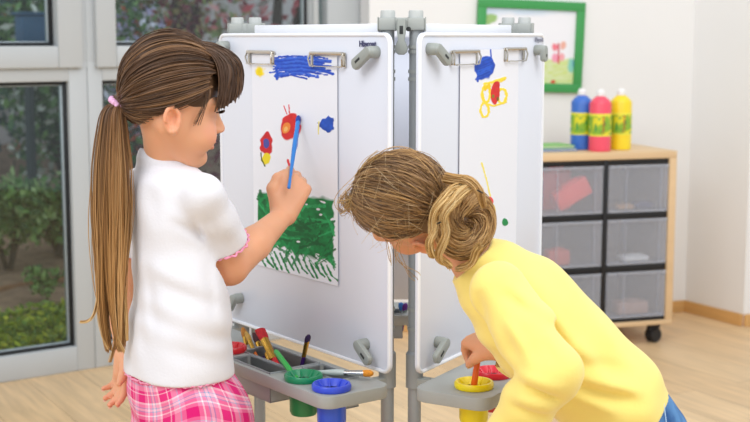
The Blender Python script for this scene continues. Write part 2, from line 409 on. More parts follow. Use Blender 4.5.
def leaves(name, centres, radii, n, size, pal, parent=None, hollow=.35, base=None, **tags):
    c = np.array(centres)[RNG.integers(0, len(centres), n)]; d = RNG.normal(size=(n, 3)); d /= np.linalg.norm(d, axis=1)[:, None]
    r = RNG.uniform(hollow, 1, (n, 1)) ** .6; p = c + d * r * np.array(radii); sz = size * RNG.uniform(.6, 1.35, (n, 1))
    a = RNG.normal(size=(n, 3)); a /= np.linalg.norm(a, axis=1)[:, None]; bb = np.cross(a, RNG.normal(size=(n, 3))); bb /= np.linalg.norm(bb, axis=1)[:, None]; nn = np.cross(a, bb)
    v = np.stack([p - a * sz, p + bb * sz * .45 + nn * sz * .12, p + a * sz, p - bb * sz * .45 + nn * sz * .12], 1).reshape(-1, 3)
    f = np.arange(4 * n).reshape(-1, 4); pal_ = np.array([lin(x) for x in pal]); cc = pal_[RNG.integers(0, len(pal_), n)] * RNG.uniform(.75, 1.25, (n, 1))
    return npmesh(name, v, f, M_leaf, parent, base=base, colors=np.repeat(cc, 4, 0), smooth=False, **tags)
M_bark = mat('bark', '4A4038', .9, var=.3, vscale=20, bump=.6)
def shrub(name, s, o, h, w, n, size, pal, label, cat='shrub', group=None, stems=5):
    b = GX((s, o, gz(o) - .02)); r = empty(name, b, label, cat, group)
    cs = [GX((s + RNG.uniform(-.5, .5) * w, o + RNG.uniform(-.4, .4) * w, gz(o) + h * RNG.uniform(.35, .8))) for _ in range(9)]
    leaves('foliage', cs, (w * .42, w * .42, h * .34), n, size, pal, r)
    mb = MB()
    for c in cs[:stems]: mb.tube([b, b * .5 + c * .5 + V(0, 0, .05), c], [.02 * h + .004, .012 * h + .003, .003], 6)
    mb.build('stem', M_bark, r); return r
def sx(px, o):
    q = PP(px, 150, GX.o + GO * o, WN); return float((q - GX.o) @ WD)
# yellow green ground cover just outside the left pane
cs = [GX((sx(px, o), o, gz(o) + .03)) for px in range(-12, 100, 14) for o in (.3, .48, .66)]
leaves('ground_cover', cs, (.10, .10, .085), 5200, .017, ['B4C43E', '98B03C', 'D2D44C', '789440', '648A3C', '90AA4C'], base=GX((sx(30, .5), .5, -.05)),
       label='low yellow-green ground cover growing just outside the left pane', cat='plants', kind='stuff')
GREEN = ['638A4C', '78A05A', '4C7040', '93B06C', '3E603A']; DARK = ['36543C', '44663E', '2A4430', '527650', '688C58']
shrub('garden_shrub', sx(4, 1.6), 1.6, .44, .26, 1300, .026, GREEN + ['9AB07A'], 'loose green shrub on the soil at the left edge of the window view')
shrub('garden_shrub', sx(56, 1.8), 1.8, .46, .26, 1300, .026, GREEN + ['9AB07A'], 'loose green shrub on the soil nearest the window mullion')
shrub('seedling', sx(44, 1.05), 1.05, .16, .12, 260, .018, GREEN, 'small green plant growing alone on the bare soil', 'plant', stems=2)
shrub('flowering_bush', sx(58, 3.2), 3.0, 1.7, .5, 3600, .034, DARK + GREEN[:3] + ['E4EAE6', 'DDE4E0'], 'tall green bush dotted with white flowers behind the left pane')
shrub('dark_bush', sx(-10, 4.1), 4.1, 1.9, .7, 3000, .045, ['4E6E7A', '5A7A80', '3E5C60', '6A8A88', 'B06A50'], 'tall blue-green bush at the far left of the garden')
shrub('light_bush', sx(8, 5.4), 5.4, 2.9, .8, 4200, .055, ['5F8048', '789A58', '4A6A3C', '93AE70', '3A5A38'], 'light green leafy bush rising behind the upper left pane')
shrub('flower_bush', sx(128, 1.5), 1.5, 1.30, .36, 1900, .026, GREEN[:3] + DARK[:2] + ['C4553C', 'D9D6EC', 'B8B0DC'], 'bush with orange and lilac blossoms behind the girl’s upper pane')
shrub('purple_bush', sx(172, 2.0), 2.0, 1.40, .46, 1500, .03, ['64283A', '782E42', '4A2230', '8C4050'], 'deep purple leaved bush behind the ponytailed girl’s head')
shrub('red_maple', sx(268, 2.9), 2.9, 2.7, 1.1, 1500, .042, ['C8606C', 'D8808A', 'B05060', 'E4A8AC', 'C8C4C4'], 'red leaved maple behind the right end of the window', 'tree')
shrub('ochre_bush', sx(160, 4.2), 4.2, 2.6, .75, 2800, .05, ['B0A070', '96A870', 'C4B484', '7C9060'], 'ochre and green bush in front of the grey garden wall')
M_gw = mat('garden_wall_render', 'CFC9D0', .9, var=.1, vscale=5, bump=.2)
mb = MB(); mb.box(GX, (1.2, 5.2, .2), (6.0, 5.4, 3.2)); mb.build('garden_wall', M_gw, kind='structure', smooth=False)
cs = [GX((s, 7.1, 1.2 + z)) for s in np.arange(-2.6, 2.4, .6) for z in (-.6, .3, 1.2, 2.0)]
leaves('hedge_leaves', cs, (.5, .5, .62), 9000, .07, DARK + GREEN[:2], base=GX((0, 6.6, .4)), label='dense dark hedge closing off the back of the garden', cat='hedge', kind='stuff')
mb = MB(); e0 = GX((sx(-20, 1.25), 1.25, gz(1.25) + .01)); e1 = GX((sx(84, 1.35), 1.35, gz(1.35) + .015)); mb.tube([e0, e0 * .5 + e1 * .5 + V(0, 0, .005), e1], [.018, .017, .016], 8)
mb.build('edging_log', mat('old_wood', '8A6248', .9, var=.2), base=e0, label='thin brown wooden edging lying across the garden soil', cat='edging')
q = GX((sx(31, 2.6), 2.6, gz(2.6))); post_ = empty('garden_post', q, 'dark garden post with a small blue box on top behind the left panes', 'post')
mb = MB(); mb.tube([q, q + V(0, 0, .6), q + V(.01, 0, 1.16 - q[2])], [.030, .028, .026], 8); mb.build('pole', mat('dark_post', '3A4448', .8), post_)
mb = MB(); mb.box(Fr(V(q[0] + .02, q[1], 1.14), WD, GO, Z3 if 'Z3' in globals() else (0, 0, 1)), (-.07, -.06, 0), (.07, .06, .15), .012); mb.box(Fr(V(q[0] + .02, q[1], 1.29), WD, GO, (0, 0, 1)), (-.085, -.075, 0), (.085, .075, .015), .004); mb.build('box', mat('blue_paint', '2F5C86', .5, var=.05), post_)
# ------------------------------------------------------------------ three-sided painting easel
ZB, ZTOP, ZTR = .5855, 1.1775, .582
A1 = P(391, 376, 2.2); A1[2] = 0; q = PZ(223, 318.5, ZB); B1 = V(q[0], q[1], 0)
A2 = P(417, 377, 2.2); A2[2] = 0; q = PZ(540, 319.2, ZB); B2 = V(q[0], q[1], 0)
d1 = nrm(B1 - A1); n1 = V(-d1[1], d1[0], 0)
if n1[1] > 0: n1 = -n1
d2 = nrm(B2 - A2); n2 = V(d2[1], -d2[0], 0)
L1 = float(np.linalg.norm(B1 - A1)); L2 = float(np.linalg.norm(B2 - A2))
Z3 = V(0, 0, 1)
F1 = Fr(A1, d1, n1, Z3); F2 = Fr(A2, d2, n2, Z3)             # s, outward, z
ctr = (A1 + A2 + B1 + B2) / 4
d3 = nrm(B2 - B1); n3 = V(-d3[1], d3[0], 0)                   # back panel looks away from the camera
if n3[1] < 0: n3 = -n3
A3 = B1 + d3 * .045 + n3 * .03; L3 = float(np.linalg.norm(B2 - B1)) - .09
F3 = Fr(A3, d3, n3, Z3)
M_board = mat('whiteboard_enamel', 'DDE1EC', .22, spec=.5)
M_rim = mat('board_rim', 'EEF0F5', .35)
M_grey = mat('grey_plastic', 'A2A6A2', .45, var=.02, vscale=30)
M_tube = mat('grey_tube', '9CA1A3', .4, var=.02)
M_lev = mat('lever_plastic', '989D98', .42)
M_cap = mat('tube_cap', 'B9BDBB', .5)
M_chrome = mat('clip_chrome', 'C8C2B8', .18, 1.)
M_dark = mat('dark_slot', '2A2C2C', .6)
M_trayw = mat('tray_plastic', 'A3A6A3', .5, var=.02, vscale=40)
easel = empty('painting_easel', V(ctr[0], ctr[1], 0), 'three-sided white board painting easel on grey posts with paint trays', 'easel')
def lever(fr, parent, ln=.036, w=.0105, ang=0.):
    """turn lever: round boss and paddle, in the plane of the board"""
    ca, sa = math.cos(ang), math.sin(ang)
    f = Fr(fr.o, fr.R[0] * ca + fr.R[2] * sa, fr.R[1], fr.R[2] * ca - fr.R[0] * sa)
    mb = MB(); mb.lathe(frame_z(f((0, 0, 0)), f.R[1], f.R[0]), [(0, -.001), (.0105, -.001), (.0105, .014), (.009, .017), (0, .0175)], 20)
    pl = []
    for k in range(9): a = math.pi / 2 + math.pi * k / 8; pl.append((.0095 * math.cos(a) , .0095 * math.sin(a)))
    for k in range(9): a = -math.pi / 2 + math.pi * k / 8; pl.append((ln + .0075 * math.cos(a), w * math.sin(a)))
    g = Fr(f((0, .012, 0)), f.R[0], f.R[2], f.R[1]); mb.prism(g, pl, 0, .011, .003)
    o = mb.build('turn_lever', M_lev, parent)
    mb = MB(); mb.box(Fr(f((0, 0, 0)), f.R[0], f.R[1], f.R[2]), (ln * .5, .0225, -.0022), (ln * .86, .0236, .0022), .0004); mb.build('slot', M_dark, o)
    return o
def clip(fr, s, z, w, board):
    """flat sprung steel paper clip screwed to the board"""
    mb = MB(); f = fr.at((s, 0, z))
    mb.box(f, (-w / 2, .0005, .006), (w / 2, .004, .0125), .0012)
    mb.tube([f((-w / 2, .006, .010)), f((w / 2, .006, .010))], .0032, 8)
    for sg in (-1, 1):
        e = sg * w / 2
        mb.box(f, (e - .0045, .0005, -.014), (e + .0045, .003, .012), .001)
        mb.tube([f((e, .006, .010)), f((e + sg * .003, .009, .0)), f((e, .007, -.013)), f((e - sg * .012, .006, -.014))], .0017, 6)
    mb.tube([f((-w / 2, .006, -.013)), f((0, .0065, -.0135)), f((w / 2, .006, -.013))], .0012, 6)
    return mb.build('paper_clip', M_chrome, board)
def panel(F, Lp, posts, brand, bx, ZB=ZB):
    mb = MB(); g = Fr(F((0, -.0075, 0)), F.R[0], F.R[2], F.R[1])
    mb.prism(g, rrect(.004, Lp, ZB, ZTOP, .02, 8), 0, .006, .0022)
    board = mb.build('board', M_board, easel)
    mb = MB(); mb.tube([F((x, -.0015, z)) for x, z in (lambda r: r + r[:2])(rrect(.0075, Lp - .0035, ZB + .0035, ZTOP - .0035, .0165, 8))], .0034, 8, hint=F.R[1]); mb.build('rim', M_rim, board)
    if brand: text_mesh('brand_lettering', brand, (.0145) if F is F1 else .012, Fr(F((bx, .0006, ZTOP - .0195 if F is F1 else ZTOP - .013)), -F.R[0] if F is F1 else F.R[0], Z3, F.R[1]), mat('brand_ink', '3E4068', .6) if F is F1 else mat('faded_ink', '8A8C9C', .6), board, bold=.0003)
    for s in posts:
        mb = MB(); q = F((s, -.032, 0)); f = Fr((q[0], q[1], 0))
        mb.lathe(f, [(0, 0), (.0155, 0), (.0155, .03), (.0118, .034), (.0118, .553), (.0118, .556)], 20)
        mb.lathe(f, [(.0118, .551), (.0155, .551), (.0155, .612), (.0115, .617), (.0115, 1.199), (0, 1.199)], 20)
        po = mb.build('post', M_tube, easel)
        f = f.at((0, 0, 0 if s == posts[0] and F is not F3 else -.006)); mb = MB(); mb.lathe(f, [(.0115, 1.199), (.0128, 1.199), (.0128, 1.213), (.0115, 1.2155), (0, 1.2155)], 20); mb.build('end_cap', M_cap, po)
        for z in (.655, .69, 1.095, 1.108, 1.142, 1.15):
            mb = MB(); mb.lathe(f, [(.0112, z), (.0132, z), (.0132, z + .006), (.0112, z + .006)], 20); mb.build('collar', M_grey, po)
    # top rail between the posts
    mb = MB(); mb.box(F, (posts[0] + .02, -.037, ZTOP - .008), (posts[1] - .075, -.026, ZTOP + .0155), .002); mb.build('top_rail', M_rim, easel)
    return board
bd1 = panel(F1, L1, (.053, L1 - .022), 'Hbycoat', .068)
bd2 = panel(F2, L2, (.0495, L2 - .030), 'Hbycoat', L2 - .030)
bd3 = panel(F3, L3, (.03, L3 - .03), None, 0, .622)
def q1(F, px, py):
    p = PP(px, py, F.o, F.R[1]); return float((p - F.o) @ F.R[0]), float(p[2])
# clips (measured on the boards)
for F, bd, a, b, y in ((F1, bd1, 250, 274, 57), (F1, bd1, 313, 345, 59), (F2, bd2, 451, 476, 57), (F2, bd2, 504, 523, 54)):
    s0, z0 = q1(F, a, y); s1, z1 = q1(F, b, y); clip(F, (s0 + s1) / 2, (z0 + z1) / 2, abs(s1 - s0), bd)
# levers that lock the boards to the posts
for F, x0, y0, x1, y1 in ((F1, 376.5, 52, 364, 64), (F1, 227, 46, 233, 56), (F1, 366, 344, 376, 359), (F1, 241, 298, 237, 306),
                          (F2, 429, 49, 438, 60), (F2, 536, 50, 536, 58), (F2, 437, 342, 428, 357)):
    s0, z0 = q1(F, x0, y0); s1, z1 = q1(F, x1, y1); a = math.atan2(z1 - z0, s1 - s0); lever(F.at((s0, 0, z0)), easel, float(np.hypot(z1 - z0, s1 - s0)), ang=a)
# joint brackets at the three corners
def bracket(pa, pb, lev=True):
    pa = V(pa[0], pa[1], 0 if lev else -.006); pb = V(pb[0], pb[1], pa[2]); x = nrm(pb - pa); y = V(-x[1], x[0], 0); D = float(np.linalg.norm(pb - pa)); f = Fr(pa, x, y, Z3)
    mb = MB(); mb.box(f, (-.0165, -.0165, 1.181), (D + .0165, .0165, 1.203), .004); 
    for xx in (-.0165, .013, D - .013, D + .0165): mb.box(f, (xx - .0008, -.0172, 1.180), (xx + .0008, .0172, 1.204), .0005)
    br = mb.build('joint_bracket', M_grey, easel)
    mb = MB(); g = frame_z(f((D / 2 + (.0 if not lev else .012), -.0165, 1.192 if not lev else 1.1835)), -y, x); mb.lathe(g, [(.004, 0), (.004, .001), (0, .0012)], 14); mb.build('screw', M_dark, br)
    if lev:
        mb = MB(); g = Fr(f((D / 2, -.0165, 1.195)), V(0, 0, -1), x, -y)
        mb.prism(g, [(-.006, -.007), (-.006, .007), (.012, .008), (.030, .006), (.042, .011), (.050, .0105), (.055, .005), (.055, -.005), (.050, -.0105), (.042, -.011), (.030, -.006), (.012, -.008)], 0, .011, .003)
        lv = mb.build('turn_lever', M_lev, br)
        mb = MB(); mb.box(g, (.006, -.003, .0108), (.02, .003, .0118), .0004); mb.build('slot', M_dark, lv)
pp = lambda F, s: F((s, -.032, 0))
bracket(pp(F1, .053), pp(F2, .0495)); bracket(pp(F3, .03), pp(F1, L1 - .022), False); bracket(pp(F2, L2 - .030), pp(F3, L3 - .03), False)
# ---- trays: boolean cut plastic trays with wells and pot holes
def bool_cut(o, cutters):
    for cbm in cutters:
        me = bpy.data.meshes.new('c'); cbm.to_mesh(me); cbm.free(); c = bpy.data.objects.new('c', me); COL.objects.link(c); c.parent = o.parent
        md = o.modifiers.new('b', 'BOOLEAN'); md.operation = 'DIFFERENCE'; md.solver = 'EXACT'; md.object = c
        dg = bpy.context.evaluated_depsgraph_get(); dg.update(); n = bpy.data.meshes.new_from_object(o.evaluated_get(dg))
        o.modifiers.clear(); o.data = n; bpy.data.objects.remove(c)
    o.data.polygons.foreach_set('use_smooth', [True] * len(o.data.polygons)); o.data.set_sharp_from_angle(angle=math.radians(35))
def mb_bm(mb, base):
    b = bmesh.new(); vv = np.concatenate(mb.v) - base; vs = [b.verts.new(x) for x in vv]
    for f in mb.f: b.faces.new([vs[i] for i in f])
    bmesh.ops.recalc_face_normals(b, faces=b.faces[:]); return b
NT0, NT1 = .022, .163
def tray(F, s0, s1, wells, pots, arms):
    g = Fr(F((0, 0, 0)), F.R[0], F.R[1], Z3 if np.dot(np.cross(F.R[0], F.R[1]), Z3) > 0 else Z3)
    mb = MB(); mb.prism(g, rrect(s0, s1, NT0, NT1, .026, 8), ZTR - .0225, ZTR, .0025)
    for (a, b, c, d) in wells: mb2 = MB(); mb.prism(g, rrect(a - .003, b + .003, c - .003, d + .003, .006, 4), ZTR - .07, ZTR - .002)
    o = MB(); o.prism(g, rrect(s0, s1, NT0, NT1, .026, 8), ZTR - .0225, ZTR, .0025); t = o.build('tray', M_trayw, easel, smooth=False)
    base = wl(t); cut = []
    for (a, b, c, d) in wells: m2 = MB(); m2.prism(g, rrect(a, b, c, d, .005, 4), ZTR - .05, ZTR + .05); cut.append(mb_bm(m2, base))
    for (x, y, r) in pots: m2 = MB(); m2.lathe(Fr(F((x, y, 0))), [(r, ZTR - .06), (r, ZTR + .06)], 32); cut.append(mb_bm(m2, base))
    bool_cut(t, cut)
    for (a, b, c, d) in wells:                      # the open tubs that hang in the tray
        m2 = MB(); th = .0022; zf = ZTR - .052
        m2.box(g, (a - th, c - th, zf), (b + th, d + th, zf + th)); m2.box(g, (a - th, c - th, zf), (a, d + th, ZTR + .003), .0008); m2.box(g, (b, c - th, zf), (b + th, d + th, ZTR + .003), .0008)
        m2.box(g, (a - th, c - th, zf), (b + th, c, ZTR + .003), .0008); m2.box(g, (a - th, d, zf), (b + th, d + th, ZTR + .003), .0008); m2.build('well', mat('well_plastic', '9A9FA3', .5), t)
    for s in arms:                                  # bracket arms to the posts
        m2 = MB(); m2.box(F, (s - .011, -.03, ZTR - .03), (s + .011, NT0 + .01, ZTR - .012), .002); m2.build('tray_arm', M_grey, t)
    return t
def tl(F, px, py, z): p = PZ(px, py, z); return float((p - F.o) @ F.R[0]), float((p - F.o) @ F.R[1])
ZL = ZTR + .006
pot_px = {'green': (F1, 303.5, 376.5), 'blue': (F1, 331.5, 386), 'red': (F1, 229, 348), 'yellow': (F2, 474, 384), 'red2': (F2, 493, 372.5)}
pot_sn = {k: tl(F, x, y, ZL) for k, (F, x, y) in pot_px.items()}
HR = .026
w1 = [tuple(round(c, 3) for c in tl(F1, a, b, ZTR)) for a, b in ((233, 358.6), (248, 356), (285, 370), (271.5, 376), (270, 346), (290, 354), (301, 366.7), (325, 367), (257, 358), (277, 366))]
tray1 = tray(F1, -.035, L1 + .035, [(.150, .285, .114, .153), (.160, .322, .044, .107), (.040, .148, .044, .085)], [(*pot_sn[k], HR) for k in ('green', 'blue', 'red')], (.053, L1 - .022))
tray2 = tray(F2, -.06, L2 + .02, [(.19, .28, .045, .095), (.19, .28, .104, .15)], [(*pot_sn[k], HR) for k in ('yellow', 'red2')], (.0495, L2 - .03))
p3 = {'r': (.12, .10), 'y': (.38, .10)}
tray3 = tray(F3, -.02, L3 + .02, [(.17, .33, .03, .075)], [], (.03, L3 - .03))
print('pots', {k: (round(a, 3), round(b, 3)) for k, (a, b) in pot_sn.items()}, 'wells', w1, L1, L2)
# ---- paint pots (things): lid with a dished funnel, cup below the tray
def pot(F, sn, col, cup, label, open_col=None):
    q = F((sn[0], sn[1], 0)); r = empty('paint_pot', (q[0], q[1], ZTR - .060), label, 'paint pot', 'paint pots in the easel trays')
    f = Fr((q[0], q[1], ZTR)); R = .0335
    mb = MB(); mb.lathe(f, [(R - .001, .0005), (R, .003), (R, .0085), (R - .002, .0115), (R - .005, .0115), (.022, .004), (.012, -.008), (.010, -.018), (.0085, -.018), (.0105, -.006), (.021, .0015), (R - .006, .001), (R - .001, .0005)], 36)
    for k in range(8):
        a = 2 * math.pi * k / 8 + .2; c, s = math.cos(a), math.sin(a)
        mb.tube([f((c * (R - .005), s * (R - .005), .0112)), f((c * .022, s * .022, .0048)), f((c * .013, s * .013, -.005))], [.0016, .0022, .0014], 6)
    mb.build('lid', mat('lid_' + col, col, .32, var=.06, vscale=60), r)
    mb = MB(); mb.lathe(f, [(0, -.060), (.022, -.060), (.0245, -.054), (.0248, -.004), (.0236, -.004), (.023, -.054), (0, -.056)], 32); mb.build('cup', mat('cup_' + cup, cup, .35), r)
    m2 = MB(); m2.lathe(f, [(0, -.03), (.0235, -.03)], 24); m2.build('paint', mat('wetpaint_' + col, col, .15), r); return r
pot(F1, pot_sn['green'], '0F8A5C', '1E7A44', 'green paint pot with a green brush in it')
pot(F1, pot_sn['blue'], '3450D8', '2F58D0', 'blue paint pot at the front corner of the left tray')
pot(F1, pot_sn['red'], 'D8202C', 'C02028', 'red paint pot partly hidden behind the white t-shirt')
pot(F2, pot_sn['yellow'], 'F4DC14', 'F2DC1E', 'yellow paint pot with an orange brush dipped in it')
pot(F2, pot_sn['red2'], 'D81E34', 'C8322E', 'red paint pot behind the yellow paint pot')
# ---- brushes
M_gold = mat('gold_ferrule', 'D0A24A', .25, 1.); M_silver = mat('silver_ferrule', 'BFC4C4', .25, 1.)
def brush(tip, end, hcol, bcol, label, ferr=M_gold, r=.0042, flat=1.6, blen=.022, flen=.032, taper=.6, tipr=.55, group='paint brushes in the trays', wet=None):
    """bristle tip -> handle end"""
    tip = np.array(tip); end = np.array(end); ax = nrm(end - tip); Ln = float(np.linalg.norm(end - tip))
    lowest = tip if tip[2] < end[2] else end
    o = empty('paint_brush', lowest, label, 'paint brush', group); pt = lambda t: tip + ax * t
    h = nrm(np.cross(ax, V(0.6, -.8, 0))); 
    mb = MB(); mb.tube([pt(0), pt(blen * .35), pt(blen * .8), pt(blen + .002)], [r * tipr, r * max(1.05, tipr), r * 1.1, r * .95], 10, flat, h); mb.build('bristles', mat('bristle_' + bcol, bcol, .7, var=.25, vscale=300), o)
    mb = MB(); mb.tube([pt(blen), pt(blen + .002), pt(blen + flen * .5), pt(blen + flen)], [r * 1.0, r * 1.03, r * .95, r * .9], 12, flat * .9, h); mb.build('ferrule', ferr, o)
    z = blen + flen
    mb = MB(); mb.tube([pt(z - .001), pt(z + .006), pt(z + (Ln - z) * .3), pt(z + (Ln - z) * .8), pt(Ln - .002), pt(Ln)], [r * .9, r * 1.0, r * 1.05, r * .8 * max(taper, .75), r * taper, r * .3], 12, 1., h); mb.build('handle', mat('handle_' + hcol, hcol, .3), o)
    return o
def PF(px, py, F, n): return PP(px, py, F((0, n, 0)), F.R[1])   # pixel -> plane parallel to a board, n in front of it
def standing(px, py, bx, by, F, n0, n1, zf, *a, **k):
    """brush whose tip shows at (px,py) and which leaves the tub at (bx,by); its handle goes on to the tub floor"""
    t = PF(px, py, F, n0); b = PF(bx, by, F, n1); ax = nrm(b - t); e = t + ax * ((zf - t[2]) / ax[2]); return brush(t, e, *a, **k)
ZF = ZTR - .046
standing(243, 328, 249, 356, F1, .062, .078, ZF, '8E9A2E', 'B5762A', 'brush with brown bristles and olive green handle in the tub', r=.0040)
standing(246, 332, 257, 358, F1, .070, .082, ZF, 'E0701E', 'C49A4A', 'gold brush with orange handle standing in the tub', r=.0036)
standing(254, 333, 264, 360, F1, .055, .062, ZF, '4A2A78', '4A2226', 'dark bristled brush with purple handle behind the red brush', r=.0040)
standing(260, 330, 277, 366, F1, .068, .072, ZF, 'D8232A', 'C41F2A', 'thick brush with red bristles and red handle in the tub', r=.0062, blen=.022, flen=.048, tipr=1.15)
standing(262, 338, 269, 362, F1, .050, .056, ZF, '2F6AD0', 'A8843C', 'brush with bright blue handle behind the red brush', r=.0038)
standing(308.5, 335, 301.5, 367, F1, .050, .046, ZF, '4A1E7A', '35204E', 'slim brush with purple handle and dark purple bristles leaning right', r=.0036, blen=.013, flen=.036)
gq = F1((pot_sn['green'][0] + .006, pot_sn['green'][1], ZTR - .012)); tq = PF(275.5, 351, F1, pot_sn['green'][1] - .01)
bq = PF(292, 373, F1, pot_sn['green'][1]); ax = nrm(bq - tq); eq = tq + ax * ((ZTR - .004 - tq[2]) / ax[2])
mb = MB(); mb.tube([tq, tq + ax * .003, (tq + eq) / 2, eq], [.0035, .0048, .0052, .005], 12)
o = empty('paint_brush', eq, 'bright green brush handle leaning in the green paint pot', 'paint brush', 'paint brushes in the trays'); mb.build('handle', mat('handle_green', '35C050', .3, trans=.2), o)
mb = MB(); mb.tube([eq, eq + ax * .012, eq + ax * .02], [.0046, .0052, .002], 10); mb.build('bristles', mat('bristle_green', '158048', .6), o)
# lying brush with orange bristles
zl = ZTR + .0135
brush(PZ(373, 373.5, zl + .0), PZ(316, 372, ZTR + .0065), 'B9C6C4', 'D88A1E', 'wide brush with orange bristles lying across the left tray', M_silver, .0058, 1., .016, .038, .55)
# brushes in the rear tray, seen through the gap
for (x0, y0, x1, y1, c, lb) in ((400, 303, 403, 311, '3A78C8', 'blue brush lying in the rear tray seen through the gap'), (405.5, 303.5, 404.5, 312, '6A2A8A', 'purple brush standing in the rear tray seen through the gap')):
    q0 = PP(x0, y0, F3((0, .05, 0)), n3); q1_ = PP(x1, y1, F3((0, .055, 0)), n3); ax = nrm(q1_ - q0); e = q0 + ax * ((ZTR - .045 - q0[2]) / ax[2]); brush(q0, e, c, c, lb, M_silver, .0042, blen=.014, flen=.010)
# ---- painted sheets of paper : fine grid with the child's paint as its colour
class Paint:
    def __init__(s, F, px0, px1, py0, py1, N, M):
        pass
def paper(name, F, s0, s1, z0, z1, nx, nz, paintfn, label, lift=.0015, curl=.0):
    S, Z = np.meshgrid(np.linspace(s0, s1, nx), np.linspace(z0, z1, nz), indexing='ij')
    # project each grid point so that strokes can be laid out in photo units on the sheet
    pts = np.stack([S.ravel(), np.full(S.size, lift), Z.ravel()], 1); pts[:, 1] += curl * ((Z.ravel() - z1) / (z0 - z1)) ** 2
    W = F(pts); f = (W[:, 1] * _c - (W[:, 2] - CAM_H) * _s); up = W[:, 1] * _s + (W[:, 2] - CAM_H) * _c
    U = 375 + FPX * W[:, 0] / f; Vv = 211 - FPX * up / f
    col = np.tile(np.array(lin('E9EBF3')), (len(W), 1)); th = paintfn(U, Vv, col)
    W = W + F.R[1] * (th * .0006)[:, None]
    q = np.arange(nx * nz).reshape(nx, nz); qf = np.stack([q[:-1, :-1], q[1:, :-1], q[1:, 1:], q[:-1, 1:]], -1).reshape(-1, 4)
    # thin back so that the sheet has a thickness
    return npmesh(name, W, qf, mat('painted_paper', attr='col', rough=.6, spec=.3), base=F(((s0 + s1) / 2, 0, z0)), colors=col, label=label, cat='painting', group='paintings clipped to the easel')
def n2(U, Vv, s, seed): return vnoise(np.stack([U, Vv, 0 * U + seed * 3.7], 1), s, seed)
def put(col, th, m, hexc, w=None, amp=.12, U=None, Vv=None, seed=1):
    c = np.array(lin(hexc)); m = np.clip(m, 0, 1)[:, None]
    if U is not None: c = c * (1 + amp * (n2(U, Vv, .35, seed) - .5) * 2)[:, None]
    col[:] = col * (1 - m) + c * m; th[:] = np.maximum(th, m[:, 0])
def blob(U, Vv, cx, cy, rx, ry, ang=0, rag=.25, s=.3, seed=1, soft=.12):
    a = math.radians(ang); x = (U - cx) * math.cos(a) + (Vv - cy) * math.sin(a); y = -(U - cx) * math.sin(a) + (Vv - cy) * math.cos(a)
    r = np.sqrt((x / rx) ** 2 + (y / ry) ** 2) + rag * (n2(U, Vv, s, seed) - .5) * 2; return np.clip((1 - r) / soft, 0, 1)
def stroke(U, Vv, pts, w, seed=1, rag=.3):
    d = np.full(len(U), 1e9)
    for (x0, y0), (x1, y1) in zip(pts[:-1], pts[1:]):
        L2 = (x1 - x0) ** 2 + (y1 - y0) ** 2 + 1e-9; t = np.clip(((U - x0) * (x1 - x0) + (Vv - y0) * (y1 - y0)) / L2, 0, 1)
        d = np.minimum(d, np.hypot(U - x0 - t * (x1 - x0), Vv - y0 - t * (y1 - y0)))
    return np.clip((w * (1 + rag * (n2(U, Vv, .5, seed) - .5) * 2) - d) / .6, 0, 1)
